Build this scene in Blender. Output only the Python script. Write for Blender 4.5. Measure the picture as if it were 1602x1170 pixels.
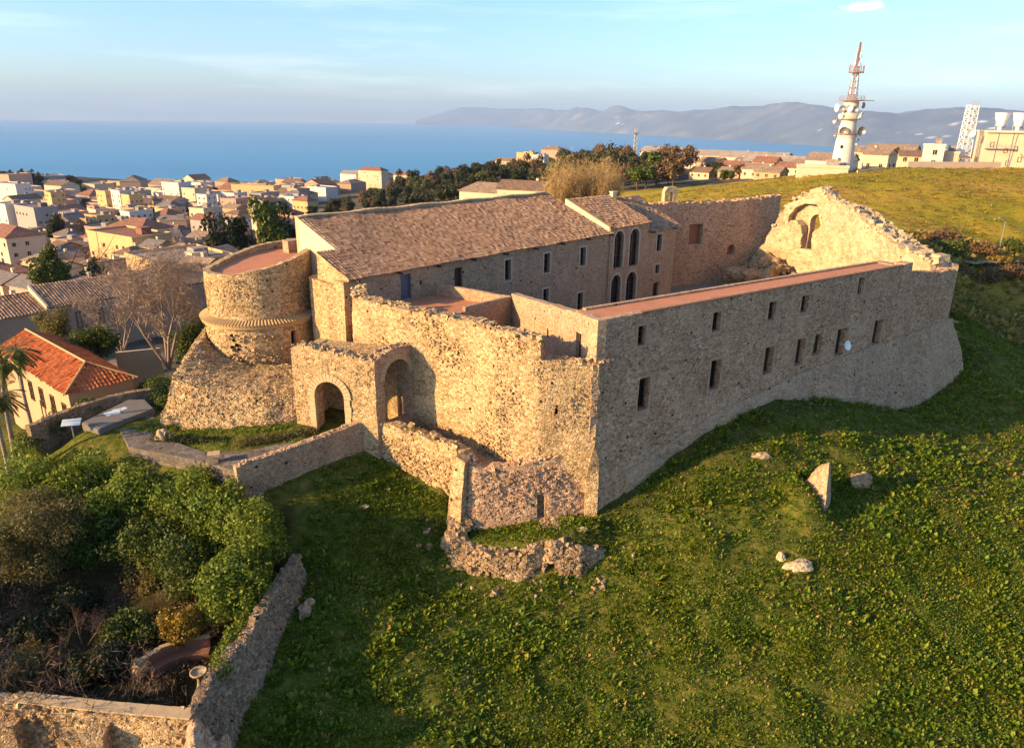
import bpy, math, random
import numpy as np
from mathutils import Vector, Matrix, noise
from mathutils.geometry import delaunay_2d_cdt
random.seed(7); RNG = np.random.default_rng(7)
rad = math.radians
sc = bpy.context.scene
for o in list(bpy.data.objects): bpy.data.objects.remove(o)
# ------------------------------------------------------------ camera
FPX, PW, PH, PITCH, ROLL, CZ = 1150.0, 1602.0, 1170.0, rad(19.3), rad(0.67), 21.0
camd = bpy.data.cameras.new('camera'); cam = bpy.data.objects.new('camera', camd)
sc.collection.objects.link(cam); sc.camera = cam
fw = Vector((0, math.cos(PITCH), -math.sin(PITCH))); rt0 = Vector((1, 0, 0)); up0 = rt0.cross(fw)
rt = rt0*math.cos(ROLL) + up0*math.sin(ROLL); up = up0*math.cos(ROLL) - rt0*math.sin(ROLL)
cam.matrix_world = Matrix((( rt.x, up.x, -fw.x, 0), (rt.y, up.y, -fw.y, 0), (rt.z, up.z, -fw.z, CZ), (0, 0, 0, 1)))
camd.sensor_width = 36; camd.lens = 36*FPX/PW; camd.clip_start = 0.5; camd.clip_end = 200000
CAM = Vector((0, 0, CZ))
# ------------------------------------------------------------ sky and sun
SUN_AZ, SUN_EL = rad(247.5), rad(18.5)          # azimuth clockwise from +Y
w = bpy.data.worlds.new('World'); sc.world = w; w.use_nodes = True
nt = w.node_tree; nt.nodes.clear()
out = nt.nodes.new('ShaderNodeOutputWorld'); bg = nt.nodes.new('ShaderNodeBackground')
sky = nt.nodes.new('ShaderNodeTexSky'); sky.sky_type = 'NISHITA'; sky.sun_disc = False
sky.sun_elevation = SUN_EL; sky.sun_rotation = SUN_AZ; sky.altitude = 450
sky.air_density = 1.0; sky.dust_density = 1.6; sky.ozone_density = 4.6
geo = nt.nodes.new('ShaderNodeNewGeometry'); sep = nt.nodes.new('ShaderNodeSeparateXYZ')
mp = nt.nodes.new('ShaderNodeMapping'); mp.inputs['Scale'].default_value = (2.2, 2.2, 22)
tc = nt.nodes.new('ShaderNodeTexCoord')
nz = nt.nodes.new('ShaderNodeTexNoise'); nz.inputs['Scale'].default_value = 1.7; nz.inputs['Detail'].default_value = 7; nz.inputs['Roughness'].default_value = .62
cr = nt.nodes.new('ShaderNodeValToRGB'); cr.color_ramp.elements[0].position = .50; cr.color_ramp.elements[1].position = .82
cr.color_ramp.elements[1].color = (.22, .22, .22, 1)
mx = nt.nodes.new('ShaderNodeMixRGB'); mx.inputs['Color2'].default_value = (7.0, 6.9, 7.0, 1)
nt.links.new(tc.outputs['Generated'], mp.inputs['Vector']); nt.links.new(mp.outputs[0], nz.inputs['Vector'])
nt.links.new(nz.outputs['Fac'], cr.inputs[0]); nt.links.new(cr.outputs[0], mx.inputs['Fac'])
nt.links.new(sky.outputs[0], mx.inputs['Color1'])
cd = (fw*FPX + rt*(1352-PW/2) + up*(PH/2-10)).normalized()      # one small bright cloud high on the right
m2 = nt.nodes.new('ShaderNodeMapping'); m2.inputs['Location'].default_value = -cd; vl_ = nt.nodes.new('ShaderNodeVectorMath'); vl_.operation = 'MULTIPLY'; vl_.inputs[1].default_value = (44, 44, 190)
ln_ = nt.nodes.new('ShaderNodeVectorMath'); ln_.operation = 'LENGTH'; n2 = nt.nodes.new('ShaderNodeTexNoise'); n2.inputs['Scale'].default_value = 60; n2.inputs['Detail'].default_value = 6
ad = nt.nodes.new('ShaderNodeMath'); ad.operation = 'MULTIPLY_ADD'; ad.inputs[1].default_value = 1.6; c2 = nt.nodes.new('ShaderNodeValToRGB'); c2.color_ramp.elements[0].position = .55; c2.color_ramp.elements[0].color = (.85, .85, .85, 1); c2.color_ramp.elements[1].position = .95; c2.color_ramp.elements[1].color = (0, 0, 0, 1)
mh = nt.nodes.new('ShaderNodeMath'); mh.operation = 'MULTIPLY'; mh.inputs[1].default_value = .5
mx2 = nt.nodes.new('ShaderNodeMixRGB'); mx2.inputs['Color2'].default_value = (8, 7.8, 7.8, 1)
nt.links.new(tc.outputs['Generated'], m2.inputs[0]); nt.links.new(m2.outputs[0], vl_.inputs[0]); nt.links.new(vl_.outputs[0], ln_.inputs[0]); nt.links.new(tc.outputs['Generated'], n2.inputs['Vector'])
nt.links.new(n2.outputs['Fac'], ad.inputs[0]); nt.links.new(ln_.outputs['Value'], ad.inputs[2]); nt.links.new(ad.outputs[0], mh.inputs[0]); nt.links.new(mh.outputs[0], c2.inputs[0]); nt.links.new(c2.outputs[0], mx2.inputs['Fac'])
nt.links.new(mx.outputs[0], mx2.inputs['Color1']); nt.links.new(mx2.outputs[0], bg.inputs['Color'])
bg.inputs['Strength'].default_value = 0.128
nt.links.new(bg.outputs[0], out.inputs['Surface'])
sl = bpy.data.lights.new('sun', 'SUN'); sl.energy = 5.0; sl.angle = rad(.55); sl.color = (1.0, .65, .29)
sun = bpy.data.objects.new('sun', sl); sc.collection.objects.link(sun)
sd = Vector((math.sin(SUN_AZ)*math.cos(SUN_EL), math.cos(SUN_AZ)*math.cos(SUN_EL), math.sin(SUN_EL)))
sun.rotation_euler = sd.to_track_quat('Z', 'Y').to_euler()
sc.view_settings.view_transform = 'Standard'; sc.view_settings.look = 'None'
sc.view_settings.exposure = 1.2; sc.view_settings.gamma = 1
sc.cycles.use_denoising = True; sc.cycles.max_bounces = 5; sc.cycles.diffuse_bounces = 3
sc.cycles.volume_bounces = 0; sc.cycles.transparent_max_bounces = 8
sc.cycles.use_adaptive_sampling = True; sc.cycles.adaptive_threshold = 0.015
# ------------------------------------------------------------ helpers
def ray(x, y): return (fw*FPX + rt*(x-PW/2) + up*(PH/2-y)).normalized()
def onz(x, y, z): d = ray(x, y); return CAM + d*((z-CZ)/d.z)
def ony(x, y, Y): d = ray(x, y); return CAM + d*(Y/d.y)
def proj(p):
    v = Vector(p)-CAM; z = v.dot(fw); return (PW/2+FPX*v.dot(rt)/z, PH/2-FPX*v.dot(up)/z)
def V(*a): return Vector(a)
PEND = []
def tag(o, label=None, cat=None, group=None, kind=None, auto=False):
    if label: o['label'] = label
    if cat: o['category'] = cat
    if group: o['group'] = group
    if kind: o['kind'] = kind
    if auto: PEND.append(o)
    return o
def link(o): sc.collection.objects.link(o); return o
def empty(name, loc, label, cat, group=None, rz=0, auto=False):
    o = link(bpy.data.objects.new(name, None)); o.location = loc; o.rotation_euler.z = rz; o.empty_display_size = .5
    return tag(o, label, cat, group, auto=auto)
class MB:
    """collects vertices (world coordinates) and faces, then links them as one mesh object"""
    def __init__(s): s.v = []; s.f = []; s.m = []; s.sm = []
    def add(s, v, f, m=0, smooth=False):
        b = len(s.v); s.v.extend([tuple(p) for p in v]); s.f.extend([tuple(i+b for i in q) for q in f])
        s.m.extend([m]*len(f)); s.sm.extend([smooth]*len(f)); return s
    def box(s, c, sx, sy, sz, rz=0, m=0, jit=0, tilt=0):
        R = Matrix.Rotation(rz, 3, 'Z')
        if tilt: R = R @ Matrix.Rotation(tilt*random.uniform(-1, 1), 3, 'X') @ Matrix.Rotation(tilt*random.uniform(-1, 1), 3, 'Y')
        vs = []
        for dz in (-.5, .5):
            for dx, dy in ((-.5, -.5), (.5, -.5), (.5, .5), (-.5, .5)):
                q = V(dx*sx, dy*sy, dz*sz)
                if jit: q = V(*[a*(1+random.uniform(-jit, jit)) for a in q])
                vs.append(R@q + V(*c))
        return s.add(vs, [(3, 2, 1, 0), (4, 5, 6, 7), (0, 1, 5, 4), (1, 2, 6, 5), (2, 3, 7, 6), (3, 0, 4, 7)], m)
    def tube(s, p, q, r0, r1=None, n=8, m=0, caps=True, smooth=True):
        r1 = r0 if r1 is None else r1; p = V(*p); q = V(*q); a = (q-p)
        if a.length < 1e-6: return s
        a.normalize(); b = a.orthogonal().normalized(); c = a.cross(b); vs = []
        for k in range(n):
            t = 2*math.pi*k/n; o = b*math.cos(t)+c*math.sin(t); vs += [p+o*r0, q+o*r1]
        s.add(vs, [(2*k, (2*k+2) % (2*n), (2*k+3) % (2*n), 2*k+1) for k in range(n)], m, smooth)
        if caps: s.add([vs[2*k] for k in range(n)], [tuple(range(n))[::-1]], m); s.add([vs[2*k+1] for k in range(n)], [tuple(range(n))], m)
        return s
    def lathe(s, c, prof, n=24, m=0, axis=None, smooth=True):
        c = V(*c); ax = V(*(axis or (0, 0, 1))).normalized(); b = ax.orthogonal().normalized(); d = ax.cross(b); vs = []
        for (r, h) in prof:
            for k in range(n):
                t = 2*math.pi*k/n; vs.append(c+ax*h+(b*math.cos(t)+d*math.sin(t))*r)
        fs = [(i*n+k, i*n+(k+1) % n, (i+1)*n+(k+1) % n, (i+1)*n+k) for i in range(len(prof)-1) for k in range(n)]
        return s.add(vs, fs, m, smooth)
    def prism(s, pts, z0, z1, m=0):
        n = len(pts); f0 = z0 if callable(z0) else (lambda p: z0); f1 = z1 if callable(z1) else (lambda p: z1)
        vs = [(p[0], p[1], f0(p)) for p in pts]+[(p[0], p[1], f1(p)) for p in pts]
        ar = sum(pts[i][0]*pts[(i+1) % n][1]-pts[(i+1) % n][0]*pts[i][1] for i in range(n))
        fs = [tuple(range(n))[::-1], tuple(range(n, 2*n))]+[(i, (i+1) % n, n+(i+1) % n, n+i) for i in range(n)]
        if ar < 0: fs = [q[::-1] for q in fs]
        return s.add(vs, fs, m)
    def build(s, name, mats, parent=None):
        me = bpy.data.meshes.new(name); o = link(bpy.data.objects.new(name, me))
        off = V(0, 0, 0)
        if parent is not None:
            o.parent = parent; iv = world_m(parent).inverted(); vs = [tuple(iv @ V(*p)) for p in s.v]
        else: vs = s.v
        me.from_pydata(vs, [], s.f)
        for mt in (mats if isinstance(mats, (list, tuple)) else [mats]): me.materials.append(mt)
        me.polygons.foreach_set('material_index', s.m); me.polygons.foreach_set('use_smooth', s.sm); me.update()
        return o
def world_m(o):
    m = Matrix.LocRotScale(o.location, o.rotation_euler, o.scale)
    return world_m(o.parent) @ m if o.parent else m
def base_to(o, p):      # moves a top-level mesh's origin to its base
    p = V(*p); o.data.transform(Matrix.Translation(-p)); o.location = p; return o
def quads_obj(name, Q, mat, parent=None, smooth=False, attrs=None):
    """Q: (n,4,3) array of separate quads"""
    n = len(Q); me = bpy.data.meshes.new(name); vs = np.asarray(Q, dtype=np.float64).reshape(-1, 3)
    if parent is not None:
        iv = np.array(world_m(parent).inverted()); vs = vs@iv[:3, :3].T+iv[:3, 3]
    me.vertices.add(4*n); me.vertices.foreach_set('co', vs.astype(np.float32).ravel())
    me.loops.add(4*n); me.loops.foreach_set('vertex_index', np.arange(4*n, dtype=np.int32))
    me.polygons.add(n); me.polygons.foreach_set('loop_start', np.arange(0, 4*n, 4, dtype=np.int32))
    me.polygons.foreach_set('loop_total', np.full(n, 4, dtype=np.int32))
    me.update(calc_edges=True); me.materials.append(mat)
    if attrs is not None:
        a = me.attributes.new('tint', 'FLOAT', 'FACE'); a.data.foreach_set('value', attrs.astype(np.float32))
    o = link(bpy.data.objects.new(name, me)); o.parent = parent; return o
def grid_obj(name, P, mat, parent=None, smooth=True, tint=None, keep=None):
    """P: (a,b,3) grid of points"""
    a, b, _ = P.shape; idx = np.arange(a*b).reshape(a, b)
    F = np.stack([idx[:-1, :-1], idx[:-1, 1:], idx[1:, 1:], idx[1:, :-1]], -1).reshape(-1, 4)
    if keep is not None: F = F[keep.reshape(-1)]; tint = tint.reshape(-1)[keep.reshape(-1)] if tint is not None else None
    vs = P.reshape(-1, 3)
    if parent is not None:
        iv = np.array(world_m(parent).inverted()); vs = vs@iv[:3, :3].T+iv[:3, 3]
    me = bpy.data.meshes.new(name); n = len(F)
    me.vertices.add(len(vs)); me.vertices.foreach_set('co', vs.astype(np.float32).ravel())
    me.loops.add(4*n); me.loops.foreach_set('vertex_index', F.astype(np.int32).ravel())
    me.polygons.add(n); me.polygons.foreach_set('loop_start', np.arange(0, 4*n, 4, dtype=np.int32))
    me.polygons.foreach_set('loop_total', np.full(n, 4, dtype=np.int32))
    me.polygons.foreach_set('use_smooth', np.full(n, smooth)); me.update(calc_edges=True); me.materials.append(mat)
    if tint is not None:
        at = me.attributes.new('tint', 'FLOAT', 'FACE'); at.data.foreach_set('value', np.asarray(tint, dtype=np.float32).ravel())
    o = link(bpy.data.objects.new(name, me)); o.parent = parent; return o
# ------------------------------------------------------------ materials
def mat(name, rough=.9, spec=.2):
    m = bpy.data.materials.new(name); m.use_nodes = True; t = m.node_tree; b = t.nodes['Principled BSDF']
    b.inputs['Roughness'].default_value = rough; b.inputs['Specular IOR Level'].default_value = spec
    return m, t, b
def N(t, kind, **kw):
    n = t.nodes.new('ShaderNode'+kind)
    for k, v in kw.items():
        k = k.replace('_', ' ')
        if k in n.inputs: n.inputs[k].default_value = v
        else: setattr(n, k.replace(' ', '_'), v)
    return n
def ramp(t, src, stops, interp='LINEAR'):
    n = t.nodes.new('ShaderNodeValToRGB'); e = n.color_ramp.elements; n.color_ramp.interpolation = interp
    while len(e) < len(stops): e.new(.5)
    for i, (p, c) in enumerate(stops): e[i].position = p; e[i].color = (*c, 1) if len(c) == 3 else c
    t.links.new(src, n.inputs[0]); return n.outputs[0]
def mixc(t, fac, a, b, mode='MIX'):
    n = t.nodes.new('ShaderNodeMixRGB'); n.blend_type = mode
    for k, s in (('Fac', fac), ('Color1', a), ('Color2', b)):
        if hasattr(s, 'links'): t.links.new(s, n.inputs[k])
        else: n.inputs[k].default_value = s if not isinstance(s, tuple) or len(s) == 4 else (*s, 1)
    return n.outputs[0]
def pos(t): return t.nodes.new('ShaderNodeNewGeometry').outputs['Position']
def noi(t, scale, detail=4, rough=.55, vec=None, dist=0):
    n = N(t, 'TexNoise', Scale=scale, Detail=detail, Roughness=rough, Distortion=dist)
    t.links.new(vec if vec is not None else pos(t), n.inputs['Vector']); return n.outputs['Fac']
def bump(t, b, h, strength=.5, dist=.05):
    n = N(t, 'Bump', Strength=strength, Distance=dist); t.links.new(h, n.inputs['Height'])
    t.links.new(n.outputs[0], b.inputs['Normal']); return n
def stone(name, cols, mortar, scale=3.2, stain=(.18, .13, .09), stainamt=.45, bs=.8, green=0, mort_w=.10):
    m, t, b = mat(name, .95, .1)
    wn = N(t, 'TexNoise', Scale=2.2, Detail=3); t.links.new(pos(t), wn.inputs['Vector'])
    wv = N(t, 'VectorMath', operation='MULTIPLY_ADD'); wv.inputs[1].default_value = (.22,)*3
    t.links.new(wn.outputs['Color'], wv.inputs[0]); t.links.new(pos(t), wv.inputs[2])
    mpn = N(t, 'Mapping'); mpn.inputs['Scale'].default_value = (1, 1, 1.45); t.links.new(wv.outputs[0], mpn.inputs['Vector'])
    v1 = N(t, 'TexVoronoi', Scale=scale); t.links.new(mpn.outputs[0], v1.inputs['Vector'])
    v2 = N(t, 'TexVoronoi', Scale=scale); v2.feature = 'DISTANCE_TO_EDGE'; t.links.new(mpn.outputs[0], v2.inputs['Vector'])
    sx = N(t, 'SeparateColor'); t.links.new(v1.outputs['Color'], sx.inputs[0])
    k = len(cols); c = ramp(t, sx.outputs[0], [(i/(k-1), cc) for i, cc in enumerate(cols)])
    c = mixc(t, ramp(t, noi(t, 7, 5, .75), [(.42, (0, 0, 0)), (.68, (.8,)*3)]), c, tuple(x*.6 for x in cols[0])); c = mixc(t, ramp(t, noi(t, 11, 4, .7), [(.55, (0, 0, 0)), (.72, (.6,)*3)]), c, tuple(min(1, x*1.35) for x in cols[-1]))
    mm = ramp(t, v2.outputs['Distance'], [(0, (1, 1, 1)), (mort_w, (0, 0, 0))])
    mn = mixc(t, noi(t, 1.3, 3), (0, 0, 0), (1, 1, 1)); mm2 = mixc(t, .85, mm, mn, 'MULTIPLY')
    c = mixc(t, mm2, c, mortar)
    # plaster / lime patches, weather stains, putlog holes with their inner shade painted near-black
    c = mixc(t, ramp(t, noi(t, .35, 6, .65), [(.52, (0, 0, 0)), (.72, (.55,)*3)]), c, tuple(min(1, x*1.18) for x in mortar))
    sp = N(t, 'Mapping'); sp.inputs['Scale'].default_value = (.55, .55, .16); t.links.new(pos(t), sp.inputs['Vector'])
    c = mixc(t, ramp(t, noi(t, 1.1, 6, .7, sp.outputs[0]), [(.45, (0, 0, 0)), (.75, (stainamt,)*3)]), c, stain)
    if green: c = mixc(t, ramp(t, noi(t, .8, 6, .7), [(.56, (0, 0, 0)), (.70, (green,)*3)]), c, (.07, .085, .025))
    v3 = N(t, 'TexVoronoi', Scale=.95); v3.inputs['Randomness'].default_value = .9; t.links.new(pos(t), v3.inputs['Vector'])
    hole = ramp(t, v3.outputs['Distance'], [(.075, (1, 1, 1)), (.12, (0, 0, 0))]); c = mixc(t, hole, c, (.035, .025, .015))
    t.links.new(c, b.inputs['Base Color'])
    h = mixc(t, .75, ramp(t, v2.outputs['Distance'], [(0, (0, 0, 0)), (.22, (1, 1, 1))]), sx.outputs[1], 'MULTIPLY')
    h = mixc(t, .35, h, noi(t, 14, 4)); h = mixc(t, hole, h, (0, 0, 0, 1))
    bump(t, b, h, bs, .10); return m
def plain(name, col, var=.15, scale=1.0, rough=.8, spec=.3, metal=0, b_=0):
    m, t, b = mat(name, rough, spec); b.inputs['Metallic'].default_value = metal
    c = mixc(t, noi(t, scale, 5, .65), tuple(x*(1-var) for x in col), tuple(min(1, x*(1+var)) for x in col)); t.links.new(c, b.inputs['Base Color'])
    if b_: bump(t, b, noi(t, scale*6, 4), b_, .03)
    return m
def leaf(name, cols, trans=.25, rough=.6, spread=.35):
    m, t, b = mat(name, rough, .25); g = t.nodes.new('ShaderNodeNewGeometry')
    k = len(cols); c = ramp(t, g.outputs['Random Per Island'], [(i/(k-1), cc) for i, cc in enumerate(cols)])
    c = mixc(t, ramp(t, noi(t, spread, 3), [(.35, (0, 0, 0)), (.65, (1, 1, 1))]), c, mixc(t, 1., c, (1.25, 1.05, .7, 1), 'MULTIPLY'))
    t.links.new(c, b.inputs['Base Color'])
    tr = N(t, 'BsdfTranslucent'); t.links.new(c, tr.inputs['Color']); ms = N(t, 'MixShader'); ms.inputs[0].default_value = trans
    t.links.new(b.outputs[0], ms.inputs[1]); t.links.new(tr.outputs[0], ms.inputs[2]); t.links.new(ms.outputs[0], t.nodes['Material Output'].inputs['Surface'])
    return m
def tiles(name, cols, rough=.9):
    m, t, b = mat(name, rough, .15); a = N(t, 'Attribute', attribute_name='tint'); k = len(cols)
    c = ramp(t, a.outputs['Fac'], [(i/(k-1), cc) for i, cc in enumerate(cols)])
    c = mixc(t, ramp(t, noi(t, .5, 6, .7), [(.45, (0, 0, 0)), (.75, (.4,)*3)]), c, tuple(x*.5 for x in cols[0]))
    c = mixc(t, ramp(t, noi(t, 3.5, 4, .7), [(.5, (0, 0, 0)), (.8, (.5,)*3)]), c, (.30, .27, .19))
    t.links.new(c, b.inputs['Base Color']); return m
def roofmat(name, col, dark=.6):
    m, t, b = mat(name, .9, .15)
    v = N(t, 'TexVoronoi', Scale=2.6); t.links.new(pos(t), v.inputs['Vector']); sx = N(t, 'SeparateColor'); t.links.new(v.outputs['Color'], sx.inputs[0])
    c = mixc(t, sx.outputs[0], tuple(x*dark for x in col), tuple(min(1, x*1.25) for x in col))
    c = mixc(t, ramp(t, noi(t, .25, 6, .7), [(.42, (0, 0, 0)), (.7, (.6,)*3)]), c, (.13, .10, .08)); t.links.new(c, b.inputs['Base Color'])
    bump(t, b, sx.outputs[1], .4, .08); return m
M = {}
STC = [(.22, .13, .06), (.42, .275, .13), (.55, .39, .20), (.70, .54, .32)]
M['rubble'] = stone('rubble_stone', STC, (.50, .345, .18), 4.8, bs=.7)
M['rubble_coarse'] = stone('coarse_rubble', [(.19, .115, .06), (.36, .24, .125), (.48, .34, .20), (.58, .44, .28)], (.30, .20, .10), 3.4, green=.35, mort_w=.14, bs=1.)
M['rubble_shade'] = stone('shade_tinted_rubble', [(.25, .14, .08), (.45, .28, .165), (.58, .38, .235), (.70, .50, .33)], (.51, .335, .21), 4.8, stain=(.20, .125, .08), stainamt=.45)  # rubble copy for shaded walls, warm bounced light put into its colour
M['rubble_pale'] = stone('pale_rubble', [(.30, .19, .11), (.45, .295, .18), (.53, .365, .23), (.60, .44, .30)], (.48, .33, .20), 5.4, stainamt=.45)
M['talus'] = stone('talus_stone', [(.22, .13, .06), (.42, .28, .135), (.54, .385, .20), (.68, .52, .31)], (.38, .26, .13), 5.0, green=.3, stainamt=.25, bs=.95)
M['ruin'] = stone('ruin_plaster', [(.32, .23, .13), (.44, .325, .19), (.53, .40, .245), (.60, .48, .32)], (.54, .41, .25), 2.0, stainamt=.35, mort_w=.22)
M['garden_stone'] = stone('garden_wall_stone', [(.19, .125, .075), (.29, .20, .12), (.37, .265, .165), (.43, .33, .22)], (.30, .21, .125), 4.6, green=.5)
M['dressed'] = plain('dressed_limestone', (.45, .33, .19), .32, 2.6, .9, .15, b_=.3)
M['plaster'] = plain('lime_plaster', (.60, .48, .31), .14, .9, .9, .15, b_=.2)
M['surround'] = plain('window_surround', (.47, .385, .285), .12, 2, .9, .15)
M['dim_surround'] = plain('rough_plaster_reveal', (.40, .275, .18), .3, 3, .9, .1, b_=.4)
M['paving_red'] = plain('red_terrace_floor', (.56, .235, .115), .14, .6, .8, .2)
M['path'] = stone('stone_paving', [(.12, .10, .085), (.20, .17, .14), (.27, .23, .19)], (.10, .085, .065), 2.2, green=.3, stainamt=.4, bs=.3)
M['yard'] = plain('courtyard_gravel', (.26, .205, .145), .3, .7, .95, .1, b_=.3)
M['wood'] = plain('dark_wood', (.075, .042, .024), .4, 3, .7, .3)
M['blue_door'] = plain('grey_blue_door', (.105, .12, .15), .2, 3, .6, .3)
M['glass'] = plain('dark_glass', (.02, .02, .022), .3, 2, .15, .5)
M['dark'] = plain('painted_darkness', (.018, .013, .010), .3, 2, 1, 0)  # near-black colour stands for the darkness inside rooms and openings
M['white'] = plain('white_paint', (.78, .77, .74), .06, 2, .5, .4)
M['metal'] = plain('grey_metal', (.32, .32, .33), .15, 4, .45, .5, .6)
M['rust_metal'] = plain('red_brown_metal', (.28, .15, .10), .3, 3, .6, .4)
M['concrete'] = plain('concrete', (.50, .45, .37), .16, .8, .9, .2, b_=.2)
M['slab'] = plain('grey_slab', (.16, .145, .13), .2, 1.5, .8, .2)
M['brick'] = plain('brick', (.26, .12, .07), .3, 6, .9, .2, b_=.4)
M['clay'] = plain('clay', (.42, .29, .14), .25, 4, .85, .2)
M['bluep'] = plain('blue_panel', (.12, .19, .34), .2, 6, .5, .4)
M['sign'] = plain('sign_face', (.55, .62, .64), .1, 12, .35, .5)
M['bark'] = plain('bark', (.10, .075, .052), .35, 4, .95, .1, b_=.6)
M['bark_pale'] = plain('pale_bark', (.27, .20, .15), .25, 3, .9, .1)
M['twig'] = plain('twigs', (.13, .085, .06), .3, 2, .95, .1)
M['twig_gold'] = plain('golden_twigs', (.36, .245, .11), .3, 2, .95, .1)
M['straw'] = plain('dry_stalk', (.40, .30, .16), .3, 2, .95, .1)
M['tile_old'] = tiles('old_pantiles', [(.22, .125, .075), (.29, .17, .10), (.345, .21, .13), (.42, .28, .18)])
M['tile_orange'] = tiles('orange_tiles', [(.40, .10, .03), (.50, .135, .04), (.56, .16, .05), (.60, .20, .07)])
M['roof_brown'] = roofmat('brown_town_roof', (.20, .125, .085)); M['roof_tan'] = roofmat('tan_town_roof', (.28, .20, .14)); M['roof_red'] = roofmat('red_town_roof', (.29, .13, .08))
M['roof_flat'] = roofmat('flat_roof', (.30, .25, .21), .8); M['roof_grey'] = roofmat('grey_roof', (.17, .15, .145), .8)
for k, c in dict(cream=(.58, .44, .30), white=(.60, .54, .47), yellow=(.55, .36, .17), ochre=(.43, .28, .16), pink=(.50, .29, .21), stone=(.36, .26, .18), grey=(.33, .29, .26)).items():
    M['w_'+k] = plain(k+'_render', c, .16, .35, .9, .15)
G1 = [(.026, .045, .008), (.052, .082, .014), (.085, .12, .02), (.125, .16, .03)]
M['leaf_ivy'] = leaf('ivy_leaves', [(.055, .09, .010), (.11, .165, .018), (.16, .225, .026), (.22, .28, .04)], .35)
M['leaf_olive'] = leaf('olive_leaves', [(.075, .075, .025), (.12, .115, .04), (.165, .15, .06), (.21, .19, .085)], .35)
M['leaf_green'] = leaf('green_leaves', G1); M['leaf_dark'] = leaf('dark_needles', [(.014, .020, .008), (.024, .034, .012), (.038, .048, .016), (.055, .062, .022)], .12)
M['leaf_brown'] = leaf('russet_leaves', [(.07, .048, .028), (.11, .075, .042), (.15, .10, .055), (.19, .13, .075)], .15)
M['leaf_yellow'] = leaf('yellow_leaves', [(.12, .10, .018), (.19, .145, .022), (.25, .185, .03), (.32, .23, .05)])
M['grass'] = leaf('meadow_herbs', [(.045, .085, .008), (.085, .155, .010), (.13, .225, .014), (.19, .28, .022), (.23, .27, .03), (.10, .17, .012)], .42, .6, .22)
M['drygrass'] = leaf('dry_grass', [(.14, .15, .024), (.24, .20, .04), (.33, .255, .075), (.42, .32, .13)], .35)
M['flower'] = plain('white_flowers', (.75, .7, .62), .1)
m_ = M['paving_red']; t_ = m_.node_tree; b_ = t_.nodes['Principled BSDF']; c0 = b_.inputs['Base Color'].links[0].from_socket
c0 = mixc(t_, ramp(t_, noi(t_, .9, 7, .7), [(.48, (0, 0, 0)), (.72, (.45,)*3)]), c0, (.30, .155, .10)); br = N(t_, 'TexBrick', Scale=1.6); br.inputs['Mortar Size'].default_value = .03; t_.links.new(pos(t_), br.inputs['Vector']); br.inputs['Color1'].default_value = (1, 1, 1, 1); br.inputs['Color2'].default_value = (.88, .88, .88, 1); br.inputs['Mortar'].default_value = (.62, .6, .58, 1)
t_.links.new(mixc(t_, .8, c0, br.outputs['Color'], 'MULTIPLY'), b_.inputs['Base Color'])
# ground
gm, t, b = mat('ground_cover', .98, .05)
a = N(t, 'Attribute', attribute_name='cover'); sx = N(t, 'SeparateColor'); t.links.new(a.outputs['Color'], sx.inputs[0])
g1 = ramp(t, noi(t, 1.6, 7, .7), [(.30, (.03, .038, .008)), (.46, (.075, .09, .014)), (.58, (.13, .125, .024)), (.72, (.22, .15, .06))])
fld = ramp(t, noi(t, .05, 6, .62), [(.30, (.22, .21, .014)), (.46, (.31, .25, .018)), (.56, (.38, .26, .03)), (.68, (.36, .22, .06))])
fld = mixc(t, ramp(t, noi(t, .8, 5, .7), [(.45, (0, 0, 0)), (.7, (.55,)*3)]), fld, (.17, .11, .035))
twn = ramp(t, noi(t, .06, 6, .7), [(.36, (.035, .04, .016)), (.5, (.10, .085, .06)), (.62, (.17, .14, .11))])
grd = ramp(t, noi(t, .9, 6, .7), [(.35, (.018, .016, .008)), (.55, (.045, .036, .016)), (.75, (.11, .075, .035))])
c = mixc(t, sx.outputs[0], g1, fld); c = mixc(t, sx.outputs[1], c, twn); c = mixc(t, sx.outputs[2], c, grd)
t.links.new(c, b.inputs['Base Color']); bump(t, b, noi(t, 2.5, 7, .7), .7, .25); M['ground'] = gm
sm_, t, b = mat('sea_water', .35, .12)
sw = N(t, 'Mapping'); sw.inputs['Scale'].default_value = (.00012, .0004, 1); t.links.new(pos(t), sw.inputs['Vector'])
c = mixc(t, ramp(t, noi(t, 1, 6, .6, sw.outputs[0]), [(.35, (0, 0, 0)), (.7, (1, 1, 1))]), (.0, .16, .33), (.0, .23, .43)); t.links.new(c, b.inputs['Base Color'])
bump(t, b, noi(t, .05, 8, .65), .5, 3.); M['sea'] = sm_
mm_, t, b = mat('mountain', 1, 0)  # bluish tones put part of the distance haze into the mountain colour
c = ramp(t, noi(t, .0011, 9, .65), [(.35, (.07, .10, .15)), (.55, (.11, .14, .18)), (.66, (.20, .20, .19))])
vv = N(t, 'TexVoronoi', Scale=.003); t.links.new(pos(t), vv.inputs['Vector'])
c = mixc(t, mixc(t, 1., ramp(t, vv.outputs['Distance'], [(.0, (1, 1, 1)), (.34, (0, 0, 0))]), ramp(t, noi(t, .00035, 3), [(.55, (0, 0, 0)), (.62, (1, 1, 1))]), 'MULTIPLY'), c, (.9, .85, .8))
t.links.new(c, b.inputs['Base Color']); M['mountain'] = mm_
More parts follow.
